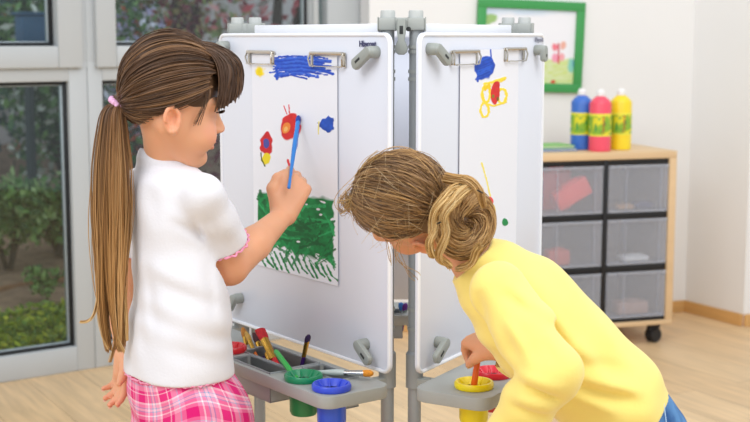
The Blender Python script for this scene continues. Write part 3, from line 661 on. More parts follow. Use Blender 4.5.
def paint_left(U, Vv, col):
    th = np.zeros(len(U)); rr = np.random.default_rng(5)
    # blue sky : scribbled horizontal strokes
    put(col, th, blob(U, Vv, 300, 65.5, 25, 8.2, 6, .35, .16, 51, .08), '2650C0', U=U, Vv=Vv, amp=.25)
    for k in range(17):
        y = 57 + k * 1.25; x0 = 273 + rr.uniform(-3, 5) + max(0, 60 - y) * .8; x1 = 326 + rr.uniform(-8, 7) + (y - 66) * .3
        if y > 71: x1 = 300 + rr.uniform(-8, 30)
        put(col, th, stroke(U, Vv, [(x0, y + rr.uniform(-1, 1)), ((x0 + x1) / 2, y - 1.5 + rr.uniform(-1, 1)), (x1, y + 1.5)], 1.15, k, .6), ['2A55C8', '1F47B8', '3A68D4'][k % 3], U=U, Vv=Vv)
    put(col, th, stroke(U, Vv, [(276, 68), (278, 74), (277, 79)], 1.6, 3), '2450C4'); put(col, th, stroke(U, Vv, [(305, 72), (309, 77)], 1.2, 4), '2450C4'); put(col, th, stroke(U, Vv, [(322, 70), (333, 74)], 1.6, 4), '2450C4')
    put(col, th, blob(U, Vv, 260, 71, 5.2, 6.2, 0, .35, .35, 8, .4), 'F2D81C', U=U, Vv=Vv)
    # green meadow : many overlapping ragged strokes, gaps of white left between
    G = ['0E7A3E', '0A6432', '17904C', '2AA45E', '0C5A2E']
    f = np.clip((U - 256) / 78, -.2, 1.2); yb = 258 + 22 * f; yt = 191 + 7 * f
    m = np.clip((Vv - yt - 5 * (n2(U, Vv, .22, 3) - .5)) / 3, 0, 1) * np.clip((yb - 17 - Vv + 16 * (n2(U, Vv, .2, 5) - .5)) / 3, 0, 1) * np.clip((U - 256.5 - 3 * n2(U, Vv, .15, 6)) / 1, 0, 1) * np.clip((335.5 - U - 3 * n2(U, Vv, .15, 7)) / 1, 0, 1)
    hole = np.clip((n2(U * .6 + Vv * .5, Vv - U * .4, .22, 12) - .80) / .05, 0, 1); put(col, th, m * (1 - hole), G[0], U=U, Vv=Vv, amp=.3, seed=4)
    for k in range(120):
        x = rr.uniform(259, 333); fx = (x - 256) / 78; y = rr.uniform(194 + 6 * fx, 248 + 20 * fx); a = rr.choice([rr.uniform(-.5, .5), rr.uniform(.6, 1.3), rr.uniform(1.9, 2.7)]); l = rr.uniform(5, 13)
        p = [(x - l * math.cos(a), y - l * math.sin(a)), (x, y), (x + l * math.cos(a) + 1, y + l * math.sin(a))]
        p = [(min(max(a_, 257.5), 334.5), min(max(b_, 190 + 6 * (a_ - 256) / 78), 262 + 20 * (a_ - 256) / 78)) for a_, b_ in p]
        put(col, th, stroke(U, Vv, p, rr.uniform(.8, 1.9), k, .7) * .9, G[rr.integers(0, 5)], U=U, Vv=Vv, amp=.2, seed=k)
    for x in np.linspace(262, 332, 13):
        fx = (x - 256) / 78; put(col, th, stroke(U, Vv, [(x - 5, 246 + 20 * fx), (x, 258 + 18 * fx), (x + 4 + rr.uniform(-2, 2), 263 + 19 * fx + rr.uniform(-3, 3))], 1.2, int(x), .5), G[0], U=U, Vv=Vv)
    # red flower with an orange eye, antennae
    put(col, th, blob(U, Vv, 290.5, 127, 10.5, 14, 20, .16, .22, 21), 'D02A2C', U=U, Vv=Vv)
    put(col, th, stroke(U, Vv, [(287, 114), (284, 106)], .9, 2), 'D8343A'); put(col, th, stroke(U, Vv, [(289.5, 113), (289, 105)], .9, 2), 'D8343A')
    put(col, th, blob(U, Vv, 286.5, 128, 4.4, 6.2, 25, .2, .3, 22), 'E8883A'); put(col, th, blob(U, Vv, 286, 129, 2, 3, 25, .2, .3, 22), 'F0B868')
    put(col, th, stroke(U, Vv, [(300, 120), (298, 135), (296, 148)], 1.4, 2), '4A62C0')
    # second flower lower left
    put(col, th, blob(U, Vv, 266.5, 144, 6.6, 12.5, 0, .2, .25, 31), 'C8242A', U=U, Vv=Vv); put(col, th, blob(U, Vv, 266.5, 143.5, 3, 5, 0, .2, .3, 32), '4A4E9C')
    put(col, th, blob(U, Vv, 266, 159.5, 4.6, 6.4, 20, .25, .3, 33), 'E8D428'); put(col, th, stroke(U, Vv, [(261, 153), (262, 160), (265, 166)], 1., 3), '4C5420')
    # blue patch on the right, red dab by the fingers
    put(col, th, blob(U, Vv, 327, 125, 8.5, 8, 0, .3, .35, 41) * np.clip((334.6 - U) / .8, 0, 1), '2450B4', U=U, Vv=Vv, amp=.3); put(col, th, stroke(U, Vv, [(319, 122), (318.5, 134)], .9, 5), 'E8D870')
    put(col, th, stroke(U, Vv, [(288, 160), (289.5, 166)], 1.5, 5), 'D8343A'); put(col, th, stroke(U, Vv, [(293, 161), (292, 165)], .8, 5), 'D8343A')
    return th
sA, zA = q1(F1, 254.5, 54); sB, zB_ = q1(F1, 337.2, 54); sC, zC = q1(F1, 255, 264.6); sD, zD = q1(F1, 338.8, 285.3)
paper('painting', F1, min(sB, sD), max(sA, sC), (zC + zD) / 2, zA - .001, 330, 620, paint_left, 'tall painting with a green meadow, red flowers and a blue sky')
def paint_right(U, Vv, col):
    th = np.zeros(len(U)); rr = np.random.default_rng(9)
    m = blob(U, Vv, 484.8, 68, 10., 13.5, 26, .22, .2, 3, .1); put(col, th, m, '1F4FC0', U=U, Vv=Vv, amp=.3)
    for k in range(14):
        y = rr.uniform(58, 79); x = 484.5 + (68 - y) * .3; put(col, th, stroke(U, Vv, [(x - 7, y + 3), (x + 7, y - 3)], .8, k, .6) * m, ['2A60D0', '1A44B0'][k % 2])
    put(col, th, stroke(U, Vv, [(491, 58), (490.5, 49)], 1.0, 3), '2450C4'); put(col, th, stroke(U, Vv, [(478, 78), (477.5, 81)], 1.5, 3), '2450C4')
    for k in range(6): put(col, th, stroke(U, Vv, [(483 + k, 88 - k * .4), (489 + k * 1.5, 84 + k), (505, 79.5 + k * .2)], .7, k, .4) * (k < 3), 'F4D428')
    def ring(cx, cy, rx, ry, w=1.6): put(col, th, stroke(U, Vv, [(cx + rx * math.cos(t), cy + ry * math.sin(t)) for t in np.linspace(0, 6.3, 20)], w, 7, .4), 'F6DC40')
    ring(486, 94, 4, 8); ring(502, 96, 4.2, 7); ring(484.5, 110, 4, 7); put(col, th, stroke(U, Vv, [(484, 84), (492, 82), (505, 78)], 1.6, 2), 'F6DC40'); put(col, th, stroke(U, Vv, [(484, 103), (494, 106), (506, 102)], 1.3, 2), 'F6DC40')
    put(col, th, stroke(U, Vv, [(484, 86), (485, 90), (489, 84), (490, 90)], 1.4, 2), 'F2CC20')
    put(col, th, blob(U, Vv, 495, 93, 4.6, 13.2, 8, .15, .25, 11), 'D42C2A', U=U, Vv=Vv); put(col, th, blob(U, Vv, 493, 96, 1.3, 2, 0, .2, .3, 11), '8A7A2A'); put(col, th, blob(U, Vv, 497.5, 99, 1.2, 2, 0, .2, .3, 12), '7A5A2A')
    put(col, th, stroke(U, Vv, [(481.5, 163), (486, 178), (490, 196)], 1.1, 2), 'F2E064'); put(col, th, blob(U, Vv, 490.5, 200, 2.6, 4, -30, .15, .3, 2), 'E84A4A')
    put(col, th, blob(U, Vv, 492, 211, 4, 6, 0, .3, .3, 2), 'E8D23A'); put(col, th, blob(U, Vv, 505, 222, 3, 4, 0, .3, .3, 6), '1E8A4A')
    return th
sA, zA = q1(F2, 459.5, 51); sB, zB_ = q1(F2, 518, 51)
paper('painting', F2, sA, sB, .74, zA + .002, 240, 560, paint_right, 'painting with a blue blob and a yellow winged red butterfly', curl=.0)
# ------------------------------------------------------------------ rolling drawer cabinet by the back wall
CK = P(677.4, 150.7, 4.9); CZ = float(CK[2]); CO = V(CK[0], CK[1], 0)
CF = Fr(CO, -BD, -BN, (0, 0, 1))          # x to the left along the front, y into the depth, z up
def cl(px, py): q = PP(px, py, CO, BN); return float((q - CO) @ -BD), float(q[2])
CW = cl(531, 155)[0]; CD = .40; ZBOT = cl(673, 323.6)[1]
M_birch = mat('birch_board', 'E0C096', .5, var=.05, vscale=5, stretch=(1, 1, 6))
M_black = mat('black_rail', '17181C', .45)
cab = empty('drawer_cabinet', CF((CW / 2, CD / 2, 0)), 'birch rolling cabinet with translucent grey plastic drawers', 'cabinet')
TT = .027
mb = MB(); mb.box(CF, (0, 0, CZ - TT), (CW, CD, CZ), .002); mb.build('top', M_birch, cab)
mb = MB(); mb.box(CF, (0, 0, ZBOT), (CW, CD, ZBOT + .018), .002); mb.build('bottom_board', M_birch, cab)
for a in (0, CW - .03): mb = MB(); mb.box(CF, (a, .0, ZBOT + .018), (a + .03, CD, CZ - TT), .0015); mb.build('side_panel', M_birch, cab)
mb = MB(); mb.box(CF, (.03, CD - .008, ZBOT + .018), (CW - .03, CD, CZ - TT)); mb.build('back_panel', M_birch, cab)
xd = cl(605.7, 200)[0]
cols = [(.031, xd - .008), (xd + .008, CW - .031)]
mb = MB(); mb.box(CF, (xd - .0075, .004, ZBOT + .018), (xd + .0075, CD - .01, CZ - TT), .001); mb.build('divider', M_black, cab)
rails = [cl(640, y)[1] for y in (153, 164.5, 213, 218.5, 265, 271, 318, 322)]
def tray_mat():
    m = bpy.data.materials.new('translucent_drawer'); m.use_nodes = True; nt = m.node_tree; nt.nodes.clear(); L = nt.links.new
    o = nt.nodes.new('ShaderNodeOutputMaterial'); p = nt.nodes.new('ShaderNodeBsdfPrincipled'); t = nt.nodes.new('ShaderNodeBsdfTransparent'); x = nt.nodes.new('ShaderNodeMixShader')
    p.inputs['Base Color'].default_value = (*lin('E4E7F0'), 1); p.inputs['Roughness'].default_value = .3; t.inputs[0].default_value = (.93, .94, .96, 1); x.inputs[0].default_value = .23
    L(t.outputs[0], x.inputs[1]); L(p.outputs[0], x.inputs[2]); L(x.outputs[0], o.inputs[0]); return m
M_tr = tray_mat()
zr = [(rails[1], rails[2]), (rails[3], rails[4]), (rails[5], rails[6])]
for i, (x0, x1) in enumerate(cols):
    for j, (zt, zb) in enumerate(zr):
        up = rails[2 * j]; 
        mb = MB(); mb.box(CF, (x0, .008, zt), (x1, .05, up + (.004 if j else -.0)), .002); mb.build('rail', M_black, cab)
        mb = MB(); t = .0035; d = .33; xa, xb = x0 + .004, x1 - .004; za = zb + .004; ztop = zt - .001
        mb.box(CF, (xa, 0.0, za), (xb, t, ztop), .001); mb.box(CF, (xa, t, za), (xa + t, d, ztop)); mb.box(CF, (xb - t, t, za), (xb, d, ztop)); mb.box(CF, (xa, d - t, za), (xb, d, ztop)); mb.box(CF, (xa, t, za), (xb, d, za + t))
        mb.box(CF, (xa, -.006, ztop - .012), (xb, .0, ztop), .002)                      # lip
        mb.box(CF, (xa + .03, -.003, za + .006), (xa + .036, 0, ztop - .012)); mb.box(CF, (xb - .075, -.003, za + .006), (xb - .069, 0, ztop - .012)); mb.box(CF, (xa + .004, -.003, za), (xb - .004, 0, za + .008))
        dr = mb.build('drawer', M_tr, cab)
mb = MB(); mb.box(CF, (.03, .008, ZBOT + .016), (CW - .03, .05, rails[6] + .003), .001); mb.build('rail', M_black, cab)
for (x, y) in ((.055, .045), (CW - .055, .045), (.055, CD - .045), (CW - .055, CD - .045)):
    w_ = MB(); g = CF.at((x, y, .0285)); ax = nrm(CF.R[0] * .35 + CF.R[1] * .93)
    w_.lathe(frame_z(g.o - ax * .02, ax), [(0, 0), (.026, 0), (.0285, .004), (.0285, .015), (.024, .017), (.024, .023), (.0285, .025), (.0285, .036), (.026, .04), (0, .04)], 26)
    c = MB(); c.box(g, (-.02, -.02, .03), (.02, .02, ZBOT - .0285), .004); c.box(g, (-.024, -.012, -.0), (.024, .016, .038), .008)
    cs_ = c.build('caster', M_black, cab); w_.build('wheel', mat('caster_rubber', '1C1C1E', .6), cs_)
# what shows through the drawers : things lying inside
z0 = [z[1] + .009 for z in zr]
def inside(col, row, x, y, dx, dy, dz, name, hx, label, rot=0., r=.01, lift=0.):
    x0, x1 = cols[col]; o = CF((x0 + (x1 - x0) * x, y, z0[row] + lift)); a = math.radians(rot); f = Fr(o, CF.R[0], CF.R[1], (0, 0, 1))
    if rot: f = Fr(o, CF.R[0] * math.cos(a) + V(0, 0, 1) * math.sin(a), CF.R[1], -CF.R[0] * math.sin(a) + V(0, 0, 1) * math.cos(a))
    mb = MB(); mb.box(f, (-dx / 2, -dy / 2, 0), (dx / 2, dy / 2, dz), r); mb.box(f, (-dx * .32, -dy * .3, dz * .5), (dx * .2, dy * .3, dz * 1.12), r)
    mb.build(name, mat('toy_' + hx, hx, .5), base=o, label=label, cat='toy')
inside(1, 0, .36, .045, .15, .05, .075, 'toy_block', 'FF4030', 'long red block slanting inside the upper left drawer', -28, lift=.038)
inside(1, 0, .55, .14, .13, .07, .15, 'toy_block', 'FA4634', 'large red box at the back of the upper left drawer')
inside(1, 0, .88, .10, .03, .1, .13, 'toy_block', '2C4A8C', 'dark blue block beside the red ones in the upper drawer')
inside(1, 1, .62, .05, .09, .06, .06, 'toy_ball_box', 'D0503C', 'small red piece in the middle left drawer')
inside(0, 0, .62, .05, .07, .04, .02, 'toy_stick', 'C89A6A', 'short tan piece on the floor of the upper right drawer')
inside(0, 0, .3, .06, .08, .05, .025, 'toy_brick', '39406A', 'dark navy piece on the floor of the upper right drawer')
inside(0, 1, .45, .06, .11, .08, .022, 'paper_stack', 'EDEDED', 'white flat stack inside the middle right drawer')
inside(0, 2, .48, .06, .13, .08, .05, 'toy_brick', 'B89484', 'dusty pink bundle in the lower right drawer')
# bottles of paint
def bottle(px, pyb, col, label, dy, h=.232, r=.0412):
    q = P(px, pyb, 5.0); q = PZ(px, pyb, CZ); o = empty('paint_bottle', (q[0], q[1], CZ), label, 'paint bottle', 'paint bottles on the cabinet'); f = Fr((q[0], q[1], CZ), V(1, 0, 0), V(0, 1, 0))
    mb = MB(); mb.lathe(f, [(0, 0), (r - .004, 0), (r, .004), (r, .178), (r - .002, .184), (r - .012, .196), (.018, .205), (.014, .207), (.014, .214), (0, .214)], 36); mb.build('body', mat('bottle_' + col, col, .3, sss=0), o)
    mb = MB(); mb.lathe(f, [(.0, .207), (.0165, .207), (.0165, .222), (.0135, .225), (.012, .232), (0, .2325)], 24); mb.build('cap', mat('white_cap', 'F2F2F2', .4), o)
    seg = 60; nv = 24; vv = []; cc = []; TT_, ZZ = np.meshgrid(np.linspace(0, 2 * np.pi, seg + 1), np.linspace(.058, .142, nv), indexing='ij')
    pts = np.stack([(r + .0006) * np.cos(TT_), (r + .0006) * np.sin(TT_), ZZ], -1).reshape(-1, 3)
    nz_ = vnoise(pts, 45, 3); nb = vnoise(pts, 90, 5); c = np.array(lin('E4DC2E'))[None] * (1 - np.clip((nz_ - .45) / .1, 0, 1))[:, None] + np.array(lin('8CB832'))[None] * np.clip((nz_ - .45) / .1, 0, 1)[:, None]
    g_ = np.clip((nb - .66) / .06, 0, 1)[:, None]; c = c * (1 - g_) + np.array(lin('3E9A4A')) * g_
    e = ((ZZ.ravel() < .064) | (ZZ.ravel() > .134))[:, None]; c = np.where(e, np.array(lin('F0E84A')), c)
    q = np.arange((seg + 1) * nv).reshape(seg + 1, nv); qf = np.stack([q[:-1, :-1], q[1:, :-1], q[1:, 1:], q[:-1, 1:]], -1).reshape(-1, 4)
    lab = npmesh('label_sleeve', f(pts), qf, mat('bottle_label', attr='col', rough=.45), o, colors=c)
    if label.startswith('blue'): return o
    tm = MB(); a = -math.pi / 2 + .12; rad = V(math.cos(a), math.sin(a), 0); tg = V(-math.sin(a), math.cos(a), 0)
    text_mesh('label_lettering', 'Tempera', .018, Fr(f(rad * (r + .0012) + V(0, 0, .099)), V(0, 0, 1), -tg, rad), mat('label_ink', 'C23A2E', .5), lab)
    return o
bottle(581, 149.3, '3E72CC', 'blue paint bottle beside the green picture frame, partly hidden', 0)
bottle(599.5, 151.0, 'F2556C', 'pink paint bottle standing in the middle, in front', 0)
bottle(620, 149.3, 'F8DC28', 'yellow paint bottle nearest the free end of the cabinet', 0)
# two flat books
q = PZ(556, 151, CZ)
for k, (hx, nm, dx) in enumerate((('2E6FB0', 'blue thin book lying under the green one on the cabinet', .0), ('7FBF6A', 'green thin book lying on the blue one on the cabinet', -.012))):
    mb = MB(); z = .0005 + .0115 * k; f = Fr(V(q[0], q[1], CZ + z), BD, -BN, (0, 0, 1))
    mb.box(f, (-.12 + dx, -.03, 0), (.075 + dx, .11, .0035), .0008); mb.box(f, (-.12 + dx, -.03, .0075), (.075 + dx, .11, .011), .0008)
    r = empty('book', f((0, 0, 0)), nm, 'book', 'books on the cabinet'); mb.build('cover', mat('book_' + hx, hx, .45), r)
    mb = MB(); mb.box(f, (-.118 + dx, -.028, .0034), (.073 + dx, .108, .0076)); mb.build('pages', mat('book_pages', 'E8E4DA', .8), r)
# green framed drawing on the wall, hung a little crooked
def bw(px, py): q = PP(px, py, BC, BN); return q
TLq, TRq, BRq = bw(477, 1 - 3.2), bw(584, 2.8), bw(580.2, 93)
cx = (bw(477, -2) + BRq) / 2; ex = nrm(TRq - TLq); ez = nrm(TRq - BRq); ez = nrm(ez - ex * (ez @ ex)); wq_ = float(np.linalg.norm(TRq - TLq)); hq = float(np.linalg.norm(TRq - BRq)); cq = TRq - ex * wq_ / 2 - ez * hq / 2
PFm = Fr(cq + BN * .004, ex, ez, BN)
pic = empty('framed_drawing', cq - ez * hq / 2, 'child’s drawing of a butterfly meadow in a bright green frame', 'picture')
mb = MB(); t = .036
for (a, b, c, d) in ((-wq_ / 2, wq_ / 2, hq / 2 - t, hq / 2), (-wq_ / 2, wq_ / 2, -hq / 2, -hq / 2 + t), (-wq_ / 2, -wq_ / 2 + t, -hq / 2 + t - .0005, hq / 2 - t + .0005), (wq_ / 2 - t, wq_ / 2, -hq / 2 + t - .0005, hq / 2 - t + .0005)): mb.box(PFm, (a, c, 0), (b, d, .016), .002)
mb.build('frame', mat('green_frame', '3E9A52', .5, var=.03), pic)
nx, nz = 150, 130; S, Z = np.meshgrid(np.linspace(-wq_ / 2 + t - .003, wq_ / 2 - t + .003, nx), np.linspace(-hq / 2 + t - .003, hq / 2 - t + .003, nz), indexing='ij')
pts = np.stack([S.ravel(), Z.ravel(), np.full(S.size, .005)], 1); W = PFm(pts); f_ = W[:, 1] * _c - (W[:, 2] - CAM_H) * _s; U = 375 + FPX * W[:, 0] / f_; Vv = 211 - FPX * (W[:, 1] * _s + (W[:, 2] - CAM_H) * _c) / f_
col = np.tile(np.array(lin('F0F0F6')), (len(U), 1)); th = np.zeros(len(U))
put(col, th, np.clip((17 - Vv + 5 * (n2(U, Vv, .1, 2) - .5)) / 6, 0, 1) * .55, 'A9CBEA'); put(col, th, np.clip((Vv - 58 - 5 * (n2(U, Vv, .08, 4) - .5)) / 2, 0, 1) * .8 * (0.7 + .6 * n2(U, Vv * 3, .2, 5)), 'CDDC84')
put(col, th, blob(U, Vv, 491, 19, 7, 6, 0, .3, .25, 2, .3), '9CC07A'); put(col, th, blob(U, Vv, 555, 47, 3.2, 5, -20, .2, .3, 2, .3), 'EE8090'); put(col, th, blob(U, Vv, 563, 46, 3.4, 5, 20, .2, .3, 3, .3), 'EBB0A0')
put(col, th, blob(U, Vv, 555, 58, 3.4, 5.5, 0, .2, .3, 4, .3), 'F0A0B8'); put(col, th, blob(U, Vv, 562, 57, 3, 5, 0, .2, .3, 5, .3), 'F0A8B0'); put(col, th, stroke(U, Vv, [(558.5, 44), (558.5, 63)], 1.2, 2), 'D04858')
put(col, th, blob(U, Vv, 571, 66, 4, 8, 0, .2, .3, 6, .3), '8CCFC0'); put(col, th, blob(U, Vv, 575, 62, 2.4, 6, 20, .2, .3, 6, .3), '6FA8C8'); put(col, th, blob(U, Vv, 553, 82, 2.8, 2.2, 0, .2, .3, 7, .3), 'D8503C')
q = np.arange(nx * nz).reshape(nx, nz); qf = np.stack([q[:-1, :-1], q[1:, :-1], q[1:, 1:], q[:-1, 1:]], -1).reshape(-1, 4)
npmesh('drawing', W, qf, mat('drawing_paper', attr='col', rough=.7), pic, colors=col)
mb = MB(); mb.box(PFm, (-wq_ / 2 + .01, -hq / 2 + .01, .0005), (wq_ / 2 - .01, hq / 2 - .01, .004)); mb.build('backing', M_birch, pic)
# ------------------------------------------------------------------ figures: shared modelling
M_skin = mat('skin', attr='col', rough=.5, spec=.35, sss=.25)
M_hair = mat('hair', attr='col', rough=.42, spec=.45)
def head_sdf(S, F, k=1.):
    """child's head in frame F (x forward, y left, z up), ears, nose, lips, chin, eye sockets"""
    R = F.R; p = lambda *a: F(np.array(a) * k)
    S.ell(p(.000, 0, .020), V(.074, .068, .076) * k, R, .01)
    S.ell(p(.026, 0, -.030), V(.054, .052, .062) * k, R, .02)
    for s in (-1, 1):
        S.cone(p(-.008, s * .046, -.035), p(.045, s * .012, -.088), .021 * k, .015 * k, .02)
        S.ell(p(.049, s * .032, -.047), V(.027, .025, .027) * k, R, .015)
        S.ell(p(.060, s * .026, .008), V(.020, .024, .010) * k, R, .012)
    S.ell(p(.060, 0, -.086), V(.014, .016, .013) * k, R, .012)
    for s in (-1, 1): S.ell(p(.088, s * .027, -.010), V(.012, .013, .0070) * k, R, .008, 'sub')
    S.cone(p(.076, 0, -.004), p(.091, 0, -.032), .006 * k, .0085 * k, .010)
    for s in (-1, 1): S.ell(p(.084, s * .0085, -.036), V(.008, .006, .0055) * k, R, .004)
    S.ell(p(.078, 0, -.0555), V(.008, .018, .0050) * k, R, .004); S.ell(p(.0765, 0, -.0645), V(.008, .015, .0055) * k, R, .004)
    for s in (-1, 1): S.cone(p(.085, 0, -.0600), p(.072, s * .020, -.0575), .0014, .0012, .003, 'sub')
    for s in (-1, 1):                                   # ears: rim, lobe, hollow
        c = V(-.012, s * .067, -.025)
        S.ell(p(*c), V(.0130, .0075, .021) * k, R, .006); S.ell(p(c[0] + .003, c[1] + s * .006, c[2] + .002), V(.0085, .0065, .0135) * k, R, .003, 'sub')
        ring = [p(c[0] + .0128 * math.cos(t) - .002 * math.sin(t), c[1] + s * (.0065 - .002 * math.cos(t)), c[2] + .0205 * math.sin(t)) for t in np.linspace(math.radians(-100), math.radians(195), 14)]
        S.chain(ring, [.0031 * k] * 14, .003); S.ell(p(c[0] + .004, c[1] + s * .001, c[2] - .019), V(.007, .005, .008) * k, R, .005)
        S.ell(p(c[0] + .0105, c[1] + s * .003, c[2] - .004), V(.004, .004, .007) * k, R, .003)
FING = [(.068, .0215, .050, .0078), (.0705, .0075, .056, .0080), (.067, -.0065, .052, .0077), (.061, -.020, .041, .0068)]
def hand_sdf(S, F, k, curls, thumb, spread=(.08, .02, -.03, -.1), wrist=.0185):
    """hand in frame F: origin at the wrist, x along the palm, y to the thumb side, z out of the back of the hand"""
    p = lambda a: F(np.array(a) * k); nails = []
    for (pl, y, ln, r) in FING: S.cone(p((0, y * .45, 0)), p((pl * .96, y, .001)), wrist * k * .82, .0098 * k, .008)
    S.cone(p((.012, .010, -.004)), p((.05, .004, -.006)), .014 * k, .012 * k, .01)
    for (pl, y, ln, r), cu, sp in zip(FING, curls, spread):
        q = V(pl, y, .002); a = 0; pts = [q]
        for fr_, c in zip((.44, .31, .25), cu):
            a += math.radians(c); q = q + ln * fr_ * V(math.cos(a) * math.cos(sp), math.sin(sp) * math.cos(a), -math.sin(a)); pts.append(q)
        S.chain([p(x) for x in pts], [r * k * z for z in (1.08, 1.02, .94, .80)], .0022)
        nails.append((p(pts[-1]), F.R[0] * math.cos(a) - F.R[2] * math.sin(a), F.R[0] * math.sin(a) + F.R[2] * math.cos(a), r * k))
    S.chain([p(x) for x in thumb], [.0135 * k, .0105 * k, .0088 * k, .0070 * k][:len(thumb)], .006)
    return nails
def cols(v, base, fn=None):
    c = np.tile(np.array(lin(base)), (len(v), 1)); c *= (1 + .06 * (vnoise(v, 35) - .5) * 2)[:, None]
    return fn(v, c) if fn else c
def tint(v, c, centre, rad, hexc, w=1.):
    d = np.linalg.norm((v - centre) , axis=1) / rad; m = (np.clip(1 - d, 0, 1) ** 1.0 * w)[:, None]; m = np.clip(m, 0, 1); return c * (1 - m) + np.array(lin(hexc)) * m
def face_cols(v, c, F, k=1.):
    R = F.R; L_ = (v - F.o) @ R.T / k
    def el(cc, r, hexc, w):
        nonlocal c
        d = np.sqrt((((L_ - np.array(cc)) / np.array(r)) ** 2).sum(1)); m = np.clip((1.15 - d) / .35, 0, 1)[:, None] * w; c = c * (1 - m) + np.array(lin(hexc)) * m
    for s in (-1, 1):
        el((.062, s * .040, -.040), (.026, .022, .020), 'E59A80', .4); el((-.014, s * .073, -.018), (.02, .012, .028), 'E89A78', .45)
        el((.078, s * .028, .010), (.014, .020, .0030), '6A4630', .8)
        el((.082, s * .029, -.001), (.012, .016, .0022), '3A241A', .9)
    el((.080, 0, -.0555), (.009, .018, .0048), 'C97A6C', .7); el((.079, 0, -.0645), (.009, .015, .0052), 'CC7C6E', .7); el((.092, 0, -.034), (.008, .009, .008), 'E8A088', .4)
    return c
def eyes(F, k, parent, iris='4A3020'):
    for s in (-1, 1):
        c = F(V(.0590, s * .0265, -.011) * k); f = frame_z(c, nrm(F.R[0] + F.R[1] * s * .15), F.R[1]); r = .0100 * k; mb = MB()
        mb.lathe(f, [(r * math.sin(t), r * math.cos(t)) for t in np.linspace(math.pi, 0, 16)], 24); e = mb.build('eye', mat('eye_white', 'EFEAE4', .15), parent)
        mb = MB(); mb.lathe(f, [(.0052 * k, r * .90), (.0050 * k, r * .925), (.0024 * k, r * .995)], 20); mb.build('iris', mat('iris_' + iris, iris, .15), e)
        mb = MB(); mb.lathe(f, [(.0025 * k, r * .985), (.0022 * k, r * 1.01), (0, r * 1.015)], 16); mb.build('pupil', mat('pupil', '0C0A0A', .1), e)
def slerp(a, b, t):
    om = np.arccos(np.clip((a * b).sum(-1, keepdims=True), -1, 1)); so = np.sin(om) + 1e-6
    return (np.sin((1 - t) * om) * a + np.sin(t * om) * b) / so
def cloth_uv(o, v, ctr, axis_pts, R=.1):
    pass
def hair_col(N, K, dark, mid, light, grad=None, seed=0, streak=None):
    """per strand colour: random between dark, mid and light"""
    r = RNG.uniform(0, 1, N) if streak is None else np.clip(streak + RNG.normal(0, .16, N), 0, 1)
    D, Md, Lt = (np.array(lin(x)) for x in (dark, mid, light)); t = r[:, None]
    c = np.where(t < .5, D + (Md - D) * (t / .5), Md + (Lt - Md) * ((t - .5) / .5)); return np.repeat(c[:, None], K, 1)
# ================================================================== girl with the ponytail
def yawpitch(yaw, pitch, roll=0.):
    y, p = math.radians(yaw), math.radians(pitch)
    f = V(math.cos(y) * math.cos(p), math.sin(y) * math.cos(p), math.sin(p)); l = V(-math.sin(y), math.cos(y), 0); u = np.cross(f, l)
    r = math.radians(roll); l2 = l * math.cos(r) + u * math.sin(r); return f, l2, np.cross(f, l2)
GHf = yawpitch(23, -8); GK = .97
GH = Fr(P(170, 103, 2.10), *GHf)
gT = yawpitch(25, 0); GYB = 2.13
def sect(rows, Y, psi=25, rho=1.34):
    c, s = math.cos(math.radians(psi)), math.sin(math.radians(psi)); out = []
    for py, xl, xr in rows:
        a = P((xl + xr) / 2, py, Y); hw = (xr - xl) / 2 * Y / FPX; rx = hw / math.sqrt(c * c + (s * rho) ** 2); out.append((a, rx, rx * rho))
    return out
def loft_sect(S, rows, Y, rho=1.34, k=.012, off=0., psi=25, power=2.2):
    se = sect(rows, Y, psi, rho)[::-1]; base = V(se[0][0][0], se[0][0][1], 0); F = Fr(base, *yawpitch(psi, 0)); z = [q[0][2] for q in se]
    cx = [(q[0] - base) @ F.R[0] for q in se]; cy = [(q[0] - base) @ F.R[1] for q in se]
    S.loft(F, z, cx, cy, [q[1] for q in se], [q[2] for q in se], k, off=off, power=power)
torso_rows = [(163, 147, 183), (168, 138, 194), (174, 131, 202), (184, 128, 208), (202, 128, 211), (225, 130, 213), (250, 133, 216), (290, 134, 229), (330, 128, 231), (368, 123, 233)]
gsh = P(201, 190, 2.05); gel = P(230, 267, 2.14); gwr = P(283, 216, 2.285)
lsh = P(143, 190, 2.20); lel = P(127, 290, 2.25); lwr = P(124, 351, 2.22)
bord = lambda px, py, n=0.: PP(px, py, F1((0, n, 0)), n1)
ghx = nrm(P(304, 168, 2.325) - gwr); ghz = V(.10, -.85, .35); ghz = nrm(ghz - ghx * (ghz @ ghx)); GHD = Fr(gwr + ghx * .004, ghx, np.cross(ghz, ghx), ghz)
lhx = nrm(V(-.10, -.16, -.96)); lhz = V(.72, .62, -.1); lhz = nrm(lhz - lhx * (lhz @ lhx)); GLH = Fr(lwr, lhx, -np.cross(lhz, lhx), lhz)
S = SDF((-.55, 1.88, 0), (-.06, 2.45, 1.20), .0028)
head_sdf(S, GH, GK)
nb = P(165, 168, 2.13)
S.cone(GH(V(-.010, 0, -.045)), nb + V(.003, 0, 0), .030, .034, .012); S.cone(nb, nb - V(0, 0, .03), .036, .05, .02)
inner = [(a, b + 5, c - 5) for a, b, c in torso_rows if a > 175] + [(400, 134, 240), (425, 140, 246)]
loft_sect(S, [(172, 150, 186)] + inner, GYB, k=.02)
S.chain([P(203, 192, 2.06), gel], [.027, .0285], .012); S.chain([gel, gel * .55 + gwr * .45, gwr], [.0300, .0285, .0185], .01)
S.chain([lsh, lel], [.036, .028], .015); S.chain([lel, lel * .5 + lwr * .5, lwr], [.028, .026, .0175], .01)
gn1 = hand_sdf(S, GHD, .98, [(38, 62, 30), (58, 80, 40), (66, 84, 45), (72, 84, 45)], [(.010, .018, .002), (.034, .037, .006), (.056, .037, .006), (.072, .030, .000)])
